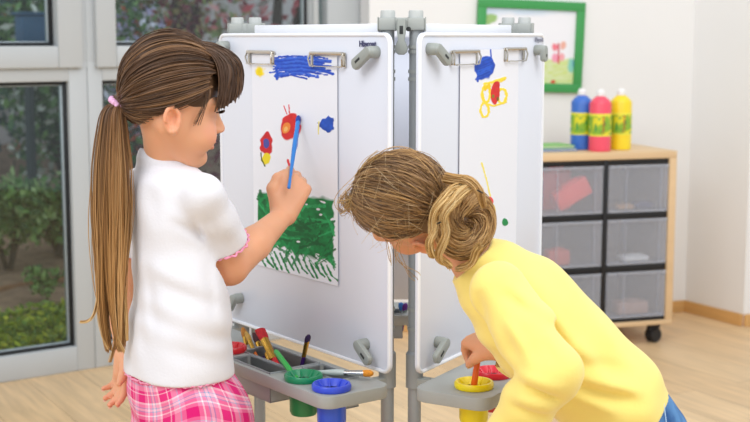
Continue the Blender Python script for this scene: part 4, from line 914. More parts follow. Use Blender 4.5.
gn2 = hand_sdf(S, GLH, .80, [(10, 18, 12), (16, 22, 14), (22, 26, 16), (30, 30, 18)], [(.012, .016, -.006), (.034, .034, -.014), (.052, .042, -.022), (.066, .044, -.030)])
hipL, hipR = P(178, 425, 2.175), P(203, 428, 2.09)
for h, o_ in ((hipL, 0), (hipR, .0)):
    kn = V(h[0] + .012, h[1] + .005, .31); an = V(h[0] + .0, h[1] + .0, .06); S.chain([h, kn], [.062, .042], .015); S.chain([kn, kn * .6 + an * .4 - gT[0] * .008, an], [.042, .042, .027], .01)
    S.cone(an - V(0, 0, .03) - gT[0] * .012, an - V(0, 0, .038) + gT[0] * .095, .028, .021, .012)
v, f = S.mesh(); v = relax(v, f, 2); 
def gskin(v, c):
    c = face_cols(v, c, GH, GK)
    for n in gn1 + gn2: c = tint(v, c, n[0], .016, 'E58E74', .5)
    c = tint(v, c, gel, .05, 'E0936C', .35); return c
girl = npmesh('person', v, f, M_skin, base=(float(hipR[0] * .5 + hipL[0] * .5), float(hipR[1] * .5 + hipL[1] * .5), 0), colors=cols(v, 'E2A681', gskin),
              label='person with long ponytail in white t-shirt and pink plaid shorts, painting with a raised brush', cat='person')
eyes(GH, GK, girl)
def nails(lst, parent):
    for q, d, up, r in lst:
        mb = MB(); f_ = Fr(q + up * r * .62 + d * r * .15, d, np.cross(up, d), up); mb.prism(f_, rrect(-r * .6, r * .55, -r * .55, r * .55, r * .4, 4), 0, .0012, .0004); mb.build('fingernail', mat('nail', 'EDB9A2', .25), parent)
nails(gn1 + gn2, girl)
# brush held in the right hand : tip on the sheet
tip = bord(298.5, 116, .004); tail = P(288.8, 188.5, 2.274); 
brush(tip, tail, '2F7FD0', '1E3F9C', 'blue brush held in the raised hand, its tip touching the painting', mat('blue_ferrule', '3A86D8', .3, .2), .0042, 1., .016, .03, .75, group='paint brushes held in hands')
# ---- white t-shirt
M_tee = mat('white_jersey', 'E2E2E8', .85, bump=.12, bscale=220, sheen=.2)
S = SDF((-.48, 1.95, .56), (-.12, 2.36, 1.02), .0028)
loft_sect(S, torso_rows, GYB, k=.012, off=.003)
hemc = P(226, 243, 2.122); sdir = nrm(gel - gsh)
S.cone(P(182, 186, 2.105), P(203, 196, 2.062), .036, .033, .02); S.chain([P(203, 196, 2.058), gsh * .45 + hemc * .55, hemc], [.0335, .0345, .0365], .012)
lhem = lsh * .42 + lel * .58; S.chain([lsh, lhem], [.041, .040], .022)
S.cone(nb, nb + V(-.006, -.003, .012), .040, .040, .018)
# drape folds: armpit creases, back and waist folds
for a, b, w, am in (((170, 216), (206, 240), .010, -.0045), ((172, 211), (207, 232), .009, .0035), ((178, 226), (205, 246), .009, .0035), ((194, 212), (204, 246), .008, -.005), ((198, 208), (210, 240), .009, .003),
                    ((148, 262), (215, 292), .014, .004), ((152, 274), (222, 308), .012, -.004), ((150, 296), (226, 330), .014, .004), ((150, 312), (228, 346), .012, -.0035), ((160, 335), (232, 352), .012, .0035),
                    ((138, 250), (150, 330), .012, .0035), ((146, 260), (160, 345), .011, -.003), ((214, 262), (228, 345), .011, .003), ((206, 258), (218, 320), .010, -.003), ((150, 178), (160, 230), .014, -.003), ((132, 300), (140, 362), .01, .003), ((185, 330), (205, 366), .011, -.003),
                    ((213, 184), (232, 232), .008, .0022), ((206, 200), (222, 246), .007, -.0025)):
    S.ridge(P(*a, 2.065), P(*b, 2.065), w, am)
def wav(X, Y, Z): return 0.0013 * np.sin(38 * X + 55 * Z + 3 * np.sin(22 * Z + 9 * X) + 20 * Y) * np.sin(31 * Z - 20 * X) + .0010 * np.sin(75 * Z + 40 * X - 30 * Y + 2 * np.sin(30 * X))
S.field(wav)
# carve sleeve mouths and the neck opening
for a, d_, r in ((hemc, sdir, .0325), (lhem, nrm(lel - lsh), .034)): S.cone(a - d_ * -.012, a + d_ * .10, r - .001, r, .001, 'sub')
def cutbeyond(S, o, n, reach):
    n = nrm(n); g = [S.lo[i] + S.h * np.arange(S.n[i]) for i in range(3)]
    X, Y, Z = g[0][:, None, None] - o[0], g[1][None, :, None] - o[1], g[2][None, None, :] - o[2]; d = X * n[0] + Y * n[1] + Z * n[2]; rr = np.sqrt(np.maximum(X * X + Y * Y + Z * Z - d * d, 0)); D = np.maximum(-d, rr - reach)
    S.F[...] = np.maximum(S.F, -D.astype(np.float32))
cutbeyond(S, hemc, sdir, .055); cutbeyond(S, lhem, nrm(lel - lsh), .05)
S.cone(nb + V(0, 0, -.005), nb + V(0, 0, .05), .0365, .040, .002, 'sub')
hem0 = P(178, 370, 2.13)
v, f = S.mesh(); v = relax(v, f, 2)
tee = npmesh('t_shirt', v, f, M_tee, girl)
# ruffled pink edging on hem, sleeve and neck
M_pink = mat('pink_edging', 'EE9ABA', .7)
def ring(o, n, rx, ry, hint, wob=.0015, m=40, r=.0016, nm='edging', parent=None, amp2=0.):
    f_ = frame_z(o, n, hint); t = np.linspace(0, 2 * np.pi, 160, endpoint=False); w_ = wob * np.sin(m * t)
    pts = [f_(((rx + w_[i]) * math.cos(a), (ry + w_[i]) * math.sin(a), w_[i] * .8 * math.cos(m * .5 * a))) for i, a in enumerate(t)]; pts.append(pts[0])
    mb = MB(); mb.tube(pts, r, 6, hint=n); return mb.build(nm, M_pink, parent)
ring(hemc + sdir * .0005, sdir, .0375, .0375, gT[0], .002, 18, .0019, 'sleeve_edging', tee); ring(lhem, nrm(lel - lsh), .038, .038, gT[0], .002, 18, .0017, 'sleeve_edging', tee)
se = sect([torso_rows[-1]], GYB)[0]; ring(V(se[0][0], se[0][1], float(S.lo[2]) * 0 + se[0][2] - .0035), V(0, 0, 1), se[1] + .001, se[2] + .001, gT[0], .002, 44, .0015, 'hem_edging', tee)
ring(nb + V(-.002, -.002, .0185), nrm(V(.10, -.05, 1)), .0395, .0395, gT[0], .0005, 30, .0014, 'neck_edging', tee)
# ---- plaid shorts
def plaid():
    m = bpy.data.materials.new('pink_plaid_cotton'); m.use_nodes = True; nt = m.node_tree; L = nt.links.new; b = nt.nodes['Principled BSDF']; b.inputs['Roughness'].default_value = .85; b.inputs['Specular IOR Level'].default_value = .2
    a = nt.nodes.new('ShaderNodeAttribute'); a.attribute_name = 'weave'; sp = nt.nodes.new('ShaderNodeSeparateXYZ'); L(a.outputs['Vector'], sp.inputs[0]); outs = []
    st = [(0, 'D81E74'), (.20, 'EE86AC'), (.27, 'FAE6EE'), (.30, 'EE86AC'), (.36, '8FA6CC'), (.385, 'F3C6D6'), (.43, '8FA6CC'), (.455, 'F3A0BE'), (.52, 'F8DDE6'), (.56, 'E2347F'), (.72, 'F6C9D8'), (.745, 'E2347F'), (.80, 'F2A5C0'), (.90, 'A9BCDA'), (.925, 'EE7FA8')]
    for ax, per in ((0, .092), (1, .078)):
        d = nt.nodes.new('ShaderNodeMath'); d.operation = 'DIVIDE'; d.inputs[1].default_value = per; L(sp.outputs[ax], d.inputs[0])
        fr = nt.nodes.new('ShaderNodeMath'); fr.operation = 'FRACT'; L(d.outputs[0], fr.inputs[0]); r = nt.nodes.new('ShaderNodeValToRGB'); r.color_ramp.interpolation = 'CONSTANT'; e = r.color_ramp.elements
        e[0].position = 0; e[0].color = (*lin(st[0][1]), 1); e[1].position = st[1][0]; e[1].color = (*lin(st[1][1]), 1)
        for p_, c_ in st[2:]: x = e.new(p_); x.color = (*lin(c_), 1)
        L(fr.outputs[0], r.inputs[0]); outs.append(r.outputs[0])
    mx = nt.nodes.new('ShaderNodeMix'); mx.data_type = 'RGBA'; mx.inputs[0].default_value = .5; L(outs[0], mx.inputs[6]); L(outs[1], mx.inputs[7]); L(mx.outputs[2], b.inputs['Base Color']); return m
def weave(o, v, u, w):
    a = o.data.attributes.new('weave', 'FLOAT_VECTOR', 'POINT'); a.data.foreach_set('vector', np.stack([u, w, 0 * u], 1).astype(np.float32).ravel())
S = SDF((-.48, 1.95, .33), (-.10, 2.34, .68), .003)
loft_sect(S, [(362, 126, 231), (372, 126, 236), (385, 126, 244), (400, 128, 250), (420, 132, 254), (436, 135, 255)], GYB, k=.012, rho=1.25)
for h in (hipL, hipR): S.chain([h - V(0, 0, .0), V(h[0] + .006, h[1], .40)], [.076, .07], .02)
S.field(lambda X, Y, Z: .0032 * np.sin(60 * X - 35 * Y + 5 * np.sin(14 * Z)) * np.clip((.60 - Z) / .05, .15, 1) + .002 * np.sin(70 * Z + 40 * X))
for h in (hipL, hipR): S.cone(V(h[0] + .006, h[1], .44), V(h[0] + .006, h[1], .30), .056, .06, .002, 'sub')
S.half(V(0, 0, .375), V(0, 0, -1)); v, f = S.mesh(); v = relax(v, f, 2)
sh = npmesh('plaid_shorts', v, f, plaid(), girl); ang = np.arctan2(v[:, 1] - 2.13, v[:, 0] + .305); weave(sh, v, ang * .105 + .008 * np.sin(v[:, 2] * 30) + .12 * (v[:, 2] - .6) + 1, v[:, 2] + .018 * np.sin(ang * 2 + 1) + .006 * np.sin(v[:, 0] * 50))
# ---- shoes
for h in (hipL, hipR):
    an = V(h[0], h[1], .06); S = SDF((h[0] - .09, h[1] - .09, -.006), (h[0] + .16, h[1] + .16, .12), .004)
    S.cone(an - V(0, 0, .026) - gT[0] * .012, an - V(0, 0, .034) + gT[0] * .098, .034, .026, .02); S.cone(an - V(0, 0, .02), an + V(0, 0, .0), .034, .033, .02); S.half(V(0, 0, .001), V(0, 0, -1)); S.cone(an, an + V(0, 0, .08), .028, .028, .001, 'sub')
    v, f = S.mesh(); npmesh('shoe', relax(v, f, 2), f, mat('white_shoe', 'E8E4E4', .6), girl)
# ---- hair
def hair_shell(F, k, c, rad, tie_l, mask, name, parent, col, res=.003, extra=None, grow=.006):
    pass
HC = V(.002, 0, .024); HR_ = V(.078, .0715, .080)
def on(F, k, d, off):
    """point on the hair ellipsoid in direction d (N,..,3) lifted by off"""
    r = 1 / np.sqrt(((d / HR_) ** 2).sum(-1, keepdims=True)); return F.o + ((HC + d * (r + off)) * k) @ F.R
def rand_dirs(n, mask):
    out = []
    while sum(map(len, out)) < n:
        d = RNG.normal(size=(n * 3, 3)); d /= np.linalg.norm(d, axis=1)[:, None]; out.append(d[mask(d)])
    return np.concatenate(out)[:n]
def gmask(d):
    x, y, z = d.T; ay = np.abs(y)
    face = (x > .68 - .1 * ay) & (z < .42 + .2 * (ay < .5)); low = z < -.26 - .95 * np.clip(-x - .05, 0, .55); side = (x > -.34) & (z < -.27 + .09 * (x < .2))
    return ~(face | low | side)
tieW = P(119, 103, 2.085); tieL = (tieW - GH.o) @ GH.R.T / GK; tdir = nrm(tieL - HC)
S = SDF(GH.o - .16, GH.o + .16, .003)
S.ell(GH(HC * GK), (HR_ - V(.001, .003, .001)) * GK, GH.R, .005)
S.cone(GH((HC + tdir * .07) * GK), tieW, .030, .013, .03)
# clear the face, ears and nape
S.ell(GH(V(.100, 0, -.045) * GK), V(.062, .085, .070), GH.R, .004, 'sub'); 
for s in (-1, 1): S.ell(GH(V(.010, s * .068, -.048) * GK), V(.036, .035, .042), GH.R, .004, 'sub'); S.ell(GH(V(-.010, s * .070, -.032) * GK), V(.020, .022, .024), GH.R, .004, 'sub')
S.ell(GH(V(-.03, 0, -.115) * GK), V(.075, .075, .050), GH.R, .004, 'sub')
v, f = S.mesh(); v = relax(v, f, 1); cap = npmesh('hair', v, f, M_hair, girl, colors=cols(v, '553C29'))
GD, GM, GL = '38261A', '60442F', '98724E'
N, K = 4200, 18; d0 = rand_dirs(N, gmask); t = np.linspace(0, 1, K)[None, :, None]
dd = slerp(d0[:, None], np.tile(tdir, (N, 1))[:, None], t); bad = ((dd[..., 0] > -.33) & (dd[..., 0] < .10) & (dd[..., 2] < -.44)).any(1); d0 = d0[~bad]; dd = dd[~bad]; N = len(d0)
ly = RNG.uniform(.001, .0075, (N, 1, 1)); jit = RNG.normal(0, .002, (N, 1, 3)) * np.sin(np.pi * t)
# hair sags a little around the ear and puffs at the crown
pts = on(GH, GK, dd, ly + .004 * np.sin(np.pi * t) + .006 * np.clip(dd[..., 2:3], 0, 1)) + jit
e = np.clip((t - .82) / .18, 0, 1); off = RNG.normal(0, .0045, (N, 1, 3)); pts = pts * (1 - e) + (tieW + off) * e
st = vnoise(d0 * 1.0 + V(3, 3, 3), 9, 4) * .75 + .1; cl_ = hair_col(N, K, GD, GM, GL, streak=st); cl_ *= (1 + .25 * (1 - t) * np.clip(d0[:, None, :1], 0, 1))
strands('hair_strands', pts, RNG.uniform(.00055, .0010, N), cl_, M_hair, cap)
# fringe
def bez(a, b, c, d, t): return (1 - t) ** 3 * a + 3 * (1 - t) ** 2 * t * b + 3 * (1 - t) * t * t * c + t ** 3 * d
N, K = 1900, 14; t = np.linspace(0, 1, K)[None, :, None]
yy = RNG.uniform(-1, 1, N); dep = RNG.uniform(0, 1, N)
r0 = np.stack([.020 + .030 * RNG.uniform(0, 1, N), yy * .040, .095 - .0 * yy], 1); r0[:, 2] = HC[2] + HR_[2] * np.sqrt(np.clip(1 - ((r0[:, 0] - HC[0]) / HR_[0]) ** 2 - (r0[:, 1] / HR_[1]) ** 2, .05, 1)) + .004
en = np.stack([.104 - .045 * np.abs(yy) ** 2.2 + .014 * dep, yy * .062, .041 - .036 * np.abs(yy) ** 2 + RNG.normal(0, .004, N) + .004 * dep], 1); en[:, 2] -= .004
c1 = r0 + np.stack([.035 + .008 * dep, yy * .008, .010 + .004 * dep], 1); c2 = en + np.stack([.008 - .0 * yy, 0 * yy, .048 + 0 * yy], 1)
pp_ = bez(r0[:, None], c1[:, None], c2[:, None], en[:, None], t); pts = GH.o + (pp_ * GK) @ GH.R + RNG.normal(0, .0008, (N, 1, 3)) * t
st = vnoise(np.stack([yy * 3 + 5, dep, dep * 0], 1), 4, 2) * .6 + .12; strands('fringe', pts, RNG.uniform(.0006, .0010, N), hair_col(N, K, GD, '5A3E2A', '84603F', streak=st), M_hair, cap)
lsh_ = []
for s_ in (-1, 1):
    for q in np.linspace(-1, 1, 16):
        b0 = GH(V(.0775 - .004 * abs(q), s_ * (.029 + .011 * q), -.0045 - .002 * q * q) * GK); lsh_.append(bez(b0, b0 + GH.R[0] * .004, b0 + GH.R[0] * .007 + GH.R[2] * .001, b0 + GH.R[0] * .009 + GH.R[2] * .004 + GH.R[1] * s_ * q * .002, np.linspace(0, 1, 6)[:, None]))
strands('eyelashes', np.array(lsh_), np.full(len(lsh_), .0006), np.tile(np.array(lin('20140E')), (len(lsh_), 6, 1)), M_hair, girl)
# side wisps in front of the ear
N, K = 16, 14; t = np.linspace(0, 1, K)[None, :, None]; a = GH(V(.040, -.066, .03) * GK) + RNG.normal(0, .003, (N, 3)); b = GH(V(.028, -.068, -.028) * GK) + RNG.normal(0, .003, (N, 3)); 
pts = bez(a[:, None], a[:, None] + V(.008, -.006, -.012), b[:, None] + V(.006, -.003, .015), b[:, None], t); strands('wisps', pts, np.full(N, .0004), hair_col(N, K, GD, GM, GL), M_hair, cap)
# pony tail
def path(pp, n):
    pp = np.array(pp); t = np.linspace(0, len(pp) - 1, n); i = np.clip(t.astype(int), 0, len(pp) - 2); f_ = (t - i)[:, None]
    p0, p1, p2, p3 = pp[np.clip(i - 1, 0, None)], pp[i], pp[i + 1], pp[np.clip(i + 2, None, len(pp) - 1)]
    return .5 * (2 * p1 + (p2 - p0) * f_ + (2 * p0 - 5 * p1 + 4 * p2 - p3) * f_ ** 2 + (3 * p1 - p0 - 3 * p2 + p3) * f_ ** 3)
PY = 2.075
pc = path([tieW + nrm(tieW - GH(HC)) * -.01, P(114, 109, PY), P(112, 135, PY - .005), P(111.5, 175, PY - .01), P(111, 220, PY - .005), P(110.5, 265, PY), P(111, 310, PY + .005), P(115, 352, PY + .01)], 30)
K = 30; prad = np.interp(np.linspace(0, 1, K), [0, .07, .2, .4, .6, .78, .9, 1], [.008, .0115, .0185, .0265, .0295, .029, .025, .018])
N = 2600; a = RNG.uniform(0, 2 * np.pi, N); rr_ = np.sqrt(RNG.uniform(0, 1, N)); lenf = np.clip(1 - np.abs(RNG.normal(0, .15, N)), .5, 1.0)
lock = (vnoise(np.stack([a * 1.6, rr_ * 2, a * 0], 1), 1.5, 7) - .5)
tt = np.linspace(0, 1, K)[None] * lenf[:, None]; ii = tt * (K - 1); i0 = np.clip(ii.astype(int), 0, K - 2); ff = (ii - i0)[..., None]
cen = pc[i0] * (1 - ff) + pc[i0 + 1] * ff; rad = np.interp(tt, np.linspace(0, 1, K), prad)
ph = lock * 20 + RNG.normal(0, .4, N); rr_ = rr_ * np.where(RNG.uniform(0, 1, N) < .06, 1.25, 1.); off = np.stack([np.cos(a)[:, None] * rr_[:, None] * rad + .0045 * np.sin(9 * tt + ph[:, None]) * tt, np.sin(a)[:, None] * rr_[:, None] * rad * .75, 0 * rad + .004 * np.sin(7 * tt + ph[:, None]) * tt], -1)
# clumps gather towards the tips
g_ = np.round(a * 9 / (2 * np.pi)); gx = np.cos(g_ * 2 * np.pi / 9) * .6; gy = np.sin(g_ * 2 * np.pi / 9) * .6
e = np.clip((tt - .55) / .45, 0, 1)[..., None] * .75; tgt = np.stack([gx[:, None] * rad + .007 * np.sin(6 * tt + g_[:, None] * 2), gy[:, None] * rad * .7, 0 * rad], -1)
pts = cen + off * (1 - e) + tgt * e
st = np.clip(vnoise(np.stack([a * 2, rr_ * 3, a * 0], 1), 1.8, 9) * .9 + .05, 0, 1); cA = hair_col(N, K, '412B1D', '6E4C32', '946A44', streak=st); cB = hair_col(N, K, '7E5830', 'B4854E', 'DDB27A', streak=st)
w_ = np.clip((tt - .12) / .62, 0, 1)[..., None] ** .9
core = MB(); core.tube(pc[:20], prad[:20] * np.linspace(.75, .3, 20), 14); core.build('ponytail_core', mat('hair_core', '5A3E28', .6), cap)
strands('ponytail', pts, (RNG.uniform(.00055, .0010, N))[:, None] * np.clip((1 - np.linspace(0, 1, K)) * 5 + .35, 0, 1)[None], cA * (1 - w_) + cB * w_, M_hair, cap)
# loose locks at the tip
N, K = 90, 20; t = np.linspace(0, 1, K)[None, :, None]; g = RNG.integers(0, 5, N); S0 = np.array([P(100, 270, PY), P(104, 265, PY), P(112, 285, PY), P(118, 280, PY), P(122, 270, PY)])
S1 = np.array([P(80, 322, PY - .01), P(108, 348, PY), P(110, 362, PY + .02), P(124, 352, PY), P(127, 340, PY)]); S2 = np.array([P(96, 325, PY), P(93, 318, PY), P(122, 325, PY), P(108, 325, PY), P(126, 310, PY)])
jt = RNG.normal(0, .0022, (N, 3)); pts = bez(S0[g][:, None], S0[g][:, None] * .4 + S2[g][:, None] * .6, S2[g][:, None], S1[g][:, None], t) + jt[:, None] * (1 - .5 * t)
strands('loose_locks', pts, np.full(N, .0006), hair_col(N, K, 'A87840', 'CFA468', 'E6C790'), M_hair, cap)
# hair tie
mb = MB(); ax = nrm(P(116, 112, PY) - P(123, 99, PY)); f_ = frame_z(P(117.5, 104.5, 2.083), nrm(ax + V(-.25, -.1, 0)), V(0, 1, 0)); t = np.linspace(0, 2 * np.pi, 61)
mb.tube([f_((.0125 * math.cos(x), .0125 * math.sin(x), .0008 * math.sin(9 * x))) for x in t], [.0048 + .0006 * math.sin(15 * x) for x in t], 10); mb.build('hair_tie', mat('pink_hair_tie', 'E9B4D8', .7, bump=.2, bscale=300), girl)
# ================================================================== child with the bun, bending over
f_ = nrm(V(-.68, .62, -.38)); l_ = V(-.06, -.58, -.81); l_ = nrm(l_ - f_ * (l_ @ f_)); CH = Fr(P(409, 207, 1.98), f_, l_, np.cross(f_, l_)); CK_ = .88
N0 = P(482, 270, 1.965); PV = P(650, 436, 1.96)
se_ = nrm(N0 - PV); tl_ = V(-.25, -.90, -.36); tl_ = nrm(tl_ - se_ * (tl_ @ se_)); TF = Fr(PV, np.cross(tl_, se_), tl_, se_)        # x belly side, y left, z towards the neck
TLN = float(np.linalg.norm(N0 - PV))
cls = P(500, 292, 1.872); cle = P(552, 372, 1.785); clw = P(505, 436, 1.83)
crs = TF((.015, -.075, TLN - .045)); crw = P(496, 349, 2.085); cre = P(552, 372, 2.10)
M_yel = mat('yellow_jersey', 'F6E07C', .85, bump=.10, bscale=240, sheen=.3)
chx = nrm(V(-.62, .60, .14)); chz = V(-.10, -.35, .9); chz = nrm(chz - chx * (chz @ chx)); CHR = Fr(crw, chx, np.cross(chz, chx), chz)
clx = nrm(V(-.55, .25, -.75)); clz = V(-.3, -.8, .1); clz = nrm(clz - clx * (clz @ clx)); CHL = Fr(clw, clx, -np.cross(clz, clx), clz)
S = SDF((-.10, 1.62, 0), (.62, 2.28, 1.10), .003)
head_sdf(S, CH, CK_)
S.chain([CH(V(-.015, 0, -.045)), N0 + se_ * .01, N0 - se_ * .03], [.034, .034, .05], .014)
ctz = [.02, .06, .12, .18, .24, .29, TLN - .015]; 
S.loft(TF, ctz, [0] * 7, [0] * 7, [.052, .056, .058, .06, .062, .058, .035], [.07, .072, .072, .075, .08, .075, .04], .02)
S.chain([cls, cle], [.034, .028], .015); S.chain([cle, cle * .5 + clw * .5, clw], [.028, .026, .0175], .01)
S.chain([crs, cre], [.034, .028], .015); S.chain([cre, cre * .5 + crw * .5, crw], [.028, .026, .0165], .01)
cn1 = hand_sdf(S, CHR, .78, [(82, 22, 12), (74, 50, 30), (70, 60, 36), (68, 64, 38)], [(.012, .018, -.006), (.032, .034, -.018), (.048, .033, -.036), (.060, .026, -.052)], wrist=.0195)
cn2 = hand_sdf(S, CHL, .82, [(20, 26, 14), (26, 30, 18), (30, 34, 20), (36, 36, 20)], [(.012, .018, -.006), (.034, .034, -.014), (.054, .040, -.022), (.068, .040, -.030)])
legs = []
for sg in (1, -1):
    h = TF((.012, sg * .048, -.02)); fx = h[0] + .02; fy = h[1] + (.0 if sg > 0 else .02); kn = V(h[0] - .045, h[1], .30); an = V(fx, fy, .06); legs.append((h, kn, an))
    S.chain([h + TF.R[0] * .018, kn, kn * .6 + an * .4 + V(.02, 0, 0), an], [.050, .042, .042, .027], .012); S.cone(an - V(0, 0, .035), an + V(-.10, .02, -.04), .027, .02, .012)
v, f = S.mesh(); v = relax(v, f, 2)
def cskin(v, c):
    c = face_cols(v, c, CH, CK_)
    for n in cn1 + cn2: c = tint(v, c, n[0], .015, 'DC8064', .5)
    return c
child = npmesh('person', v, f, M_skin, base=(float(legs[0][2][0]), float((legs[0][2][1] + legs[1][2][1]) / 2), 0), colors=cols(v, 'DDA07A', cskin),
               label='person with blond bun in yellow long-sleeved top, bending over the paint pots', cat='person')
eyes(CH, CK_, child, '5A7080'); nails(cn1 + cn2, child)
# orange brush dipped in the yellow pot
bt = F2((pot_sn['yellow'][0], pot_sn['yellow'][1], ZTR - .012)); bb_ = P(473.5, 386, bt[1]); tp = P(477.5, 361, bt[1] - .004); ax = nrm(tp - bt)
lo_ = bt + nrm(PZ(473.5, 387, ZTR + .004) - bt) * .0
mb = MB(); e0 = PZ(473.8, 386.5, ZTR + .003); ax = nrm(tp - e0); mb.tube([e0 - ax * .004, e0, tp, tp + ax * .012, tp + ax * .013], [.0048, .0056, .0052, .0045, .002], 12)
o = empty('paint_brush', e0 - ax * .015, 'orange brush handle held upright in the yellow paint pot', 'paint brush', 'paint brushes held in hands'); mb.build('handle', mat('handle_orange', 'EE6A20', .3), o)
mb = MB(); mb.tube([e0 - ax * .003, e0 - ax * .009, e0 - ax * .015], [.0046, .0048, .002], 10); mb.build('bristles', mat('bristle_yellow', 'C8A81A', .6), o)
brush(PZ(509, 369, ZTR + .006), PZ(498, 354, ZTR + .0065), '5A4420', '3A4A22', 'dark brush lying on the right tray behind the red paint pot', M_gold, .0042, 1., .014, .02, .6)
# ---- yellow top
S = SDF((.02, 1.62, .46), (.56, 2.24, 1.02), .003)
tz = [.028, .046, .06, .11, .16, .21, .26, .30, TLN - .005, TLN + .022]
S.loft(TF, tz, [.004, .002, 0, 0, 0, 0, -.002, -.004, -.004, 0], [0] * 10, [.066, .074, .078, .079, .079, .080, .080, .076, .058, .041], [.082, .088, .090, .090, .092, .096, .098, .092, .066, .042], .014, power=2.2)
S.chain([cls, cls * .5 + cle * .5, cle], [.045, .045, .043], .006); S.chain([cle, cle * .5 + clw * .5, clw * .98 + cle * .02], [.044, .039, .031], .008)
S.chain([crs, cre], [.044, .041], .02); S.chain([cre, cre * .4 + crw * .6, crw * .72 + cre * .28], [.041, .034, .031], .01)
for a, b, w, am, Y in (((517, 287), (550, 320), .007, -.0045, 1.85), ((548, 318), (573, 356), .007, -.004, 1.83), ((528, 298), (572, 358), .010, -.006, 1.83), ((516, 290), (556, 326), .011, .004, 1.82), ((540, 296), (585, 362), .012, .004, 1.86), ((500, 292), (545, 320), .010, -.003, 1.82), ((575, 340), (612, 384), .012, .004, 1.86),
                    ((566, 372), (650, 398), .011, .0045, 1.87), ((570, 384), (640, 404), .009, -.004, 1.87), ((565, 394), (622, 414), .010, .004, 1.87), ((582, 362), (650, 380), .010, -.003, 1.87), ((524, 384), (562, 398), .008, -.0055, 1.77), ((516, 376), (565, 386), .009, .004, 1.76), ((512, 396), (556, 410), .009, .004, 1.77), ((508, 406), (548, 418), .007, -.003, 1.77),
                    ((505, 320), (532, 366), .010, .003, 1.78), ((492, 318), (520, 360), .009, -.003, 1.78), ((548, 330), (572, 372), .009, .003, 1.77), ((590, 300), (622, 350), .014, .003, 1.88), ((520, 250), (575, 300), .016, -.002, 1.88), ((476, 288), (492, 330), .009, -.003, 1.85)):
    S.ridge(P(*a, Y), P(*b, Y), w, am * (2.5 if am < 0 else 2.0))
S.field(lambda X, Y, Z: .0018 * np.sin(45 * X - 60 * Z + 3 * np.sin(20 * Z + 10 * X)) * np.sin(30 * X + 35 * Z) + .0010 * np.sin(90 * X + 40 * Z + 30 * Y))
S.cone(N0 + se_ * .014, N0 + se_ * .06, .0345, .037, .002, 'sub')
S.cone(PV - se_ * .03, PV + se_ * .012, .062, .060, .004, 'sub')
for a, d_, r in ((clw, nrm(clw - cle), .022), (crw * .72 + cre * .28, nrm(crw - cre), .026)): S.cone(a - d_ * .03, a + d_ * .04, r, r, .001, 'sub')
v, f = S.mesh(); v = relax(v, f, 2); top = npmesh('yellow_top', v, f, M_yel, child)
# stitched seams: shoulder seam and hem
def seam(pts, Y, m=M_yel, r=.0012):
    pass
# ---- jeans
m = bpy.data.materials.new('blue_denim'); m.use_nodes = True; nt = m.node_tree; L = nt.links.new; b = nt.nodes['Principled BSDF']; b.inputs['Roughness'].default_value = .9
tc = nt.nodes.new('ShaderNodeTexCoord'); nz = nt.nodes.new('ShaderNodeTexNoise'); nz.inputs['Scale'].default_value = 28; nz.inputs['Detail'].default_value = 8; L(tc.outputs['Object'], nz.inputs[0]); rp = nt.nodes.new('ShaderNodeValToRGB'); e = rp.color_ramp.elements
e[0].position = .3; e[0].color = (*lin('1E4F8A'), 1); e[1].position = .75; e[1].color = (*lin('5E93C8'), 1); L(nz.outputs[0], rp.inputs[0]); L(rp.outputs[0], b.inputs['Base Color']); M_den = m
S = SDF((.20, 1.70, .03), (.62, 2.24, .72), .0035)
S.loft(TF, [-.07, -.03, .02, .04], [.022, .016, .006, .0], [0] * 4, [.058, .064, .064, .064], [.082, .085, .082, .08], .02, power=2.2)
for h, kn, an in legs: S.chain([h + TF.R[0] * .02, kn, kn * .5 + an * .5 + V(.02, 0, 0), an], [.064, .054, .052, .046], .016)
S.field(lambda X, Y, Z: .002 * np.sin(70 * Z + 20 * X) * np.sin(40 * X + 30 * Z))
for h, kn, an in legs: S.cone(an + V(0, 0, .01), an - V(0, 0, .06), .036, .04, .002, 'sub')
S.half(V(0, 0, .05), V(0, 0, -1)); v, f = S.mesh(); v = relax(v, f, 2); jn = npmesh('jeans', v, f, M_den, child)
from mathutils.bvhtree import BVHTree
bv = BVHTree.FromPolygons(v.tolist(), f.tolist())
def onto(px, py):
    h = bv.ray_cast(Vector(CAM), Vector(nrm(ray(px, py)))); return np.array(h[0]) - nrm(ray(px, py)) * .0008 if h[0] is not None else None
pl = [onto(663 + .42 * k, 398 + 3.2 * k) for k in range(9)]; pl = [q for q in pl if q is not None]
mb = MB(); mb.tube(pl, .0011, 6); mb.build('seam_stitching', mat('pale_thread', 'A9C6E4', .8), jn)
for h, kn, an in legs:
    S = SDF(an - V(.16, .08, .066), an + V(.07, .10, .03), .004); S.cone(an - V(-.008, 0, .028), an + V(-.105, .022, -.036), .034, .026, .02); S.cone(an - V(0, 0, .025), an, .033, .033, .02); S.half(V(0, 0, .001), V(0, 0, -1)); v, f = S.mesh(); npmesh('shoe', relax(v, f, 2), f, mat('blue_shoe', '3C5A90', .6), child)
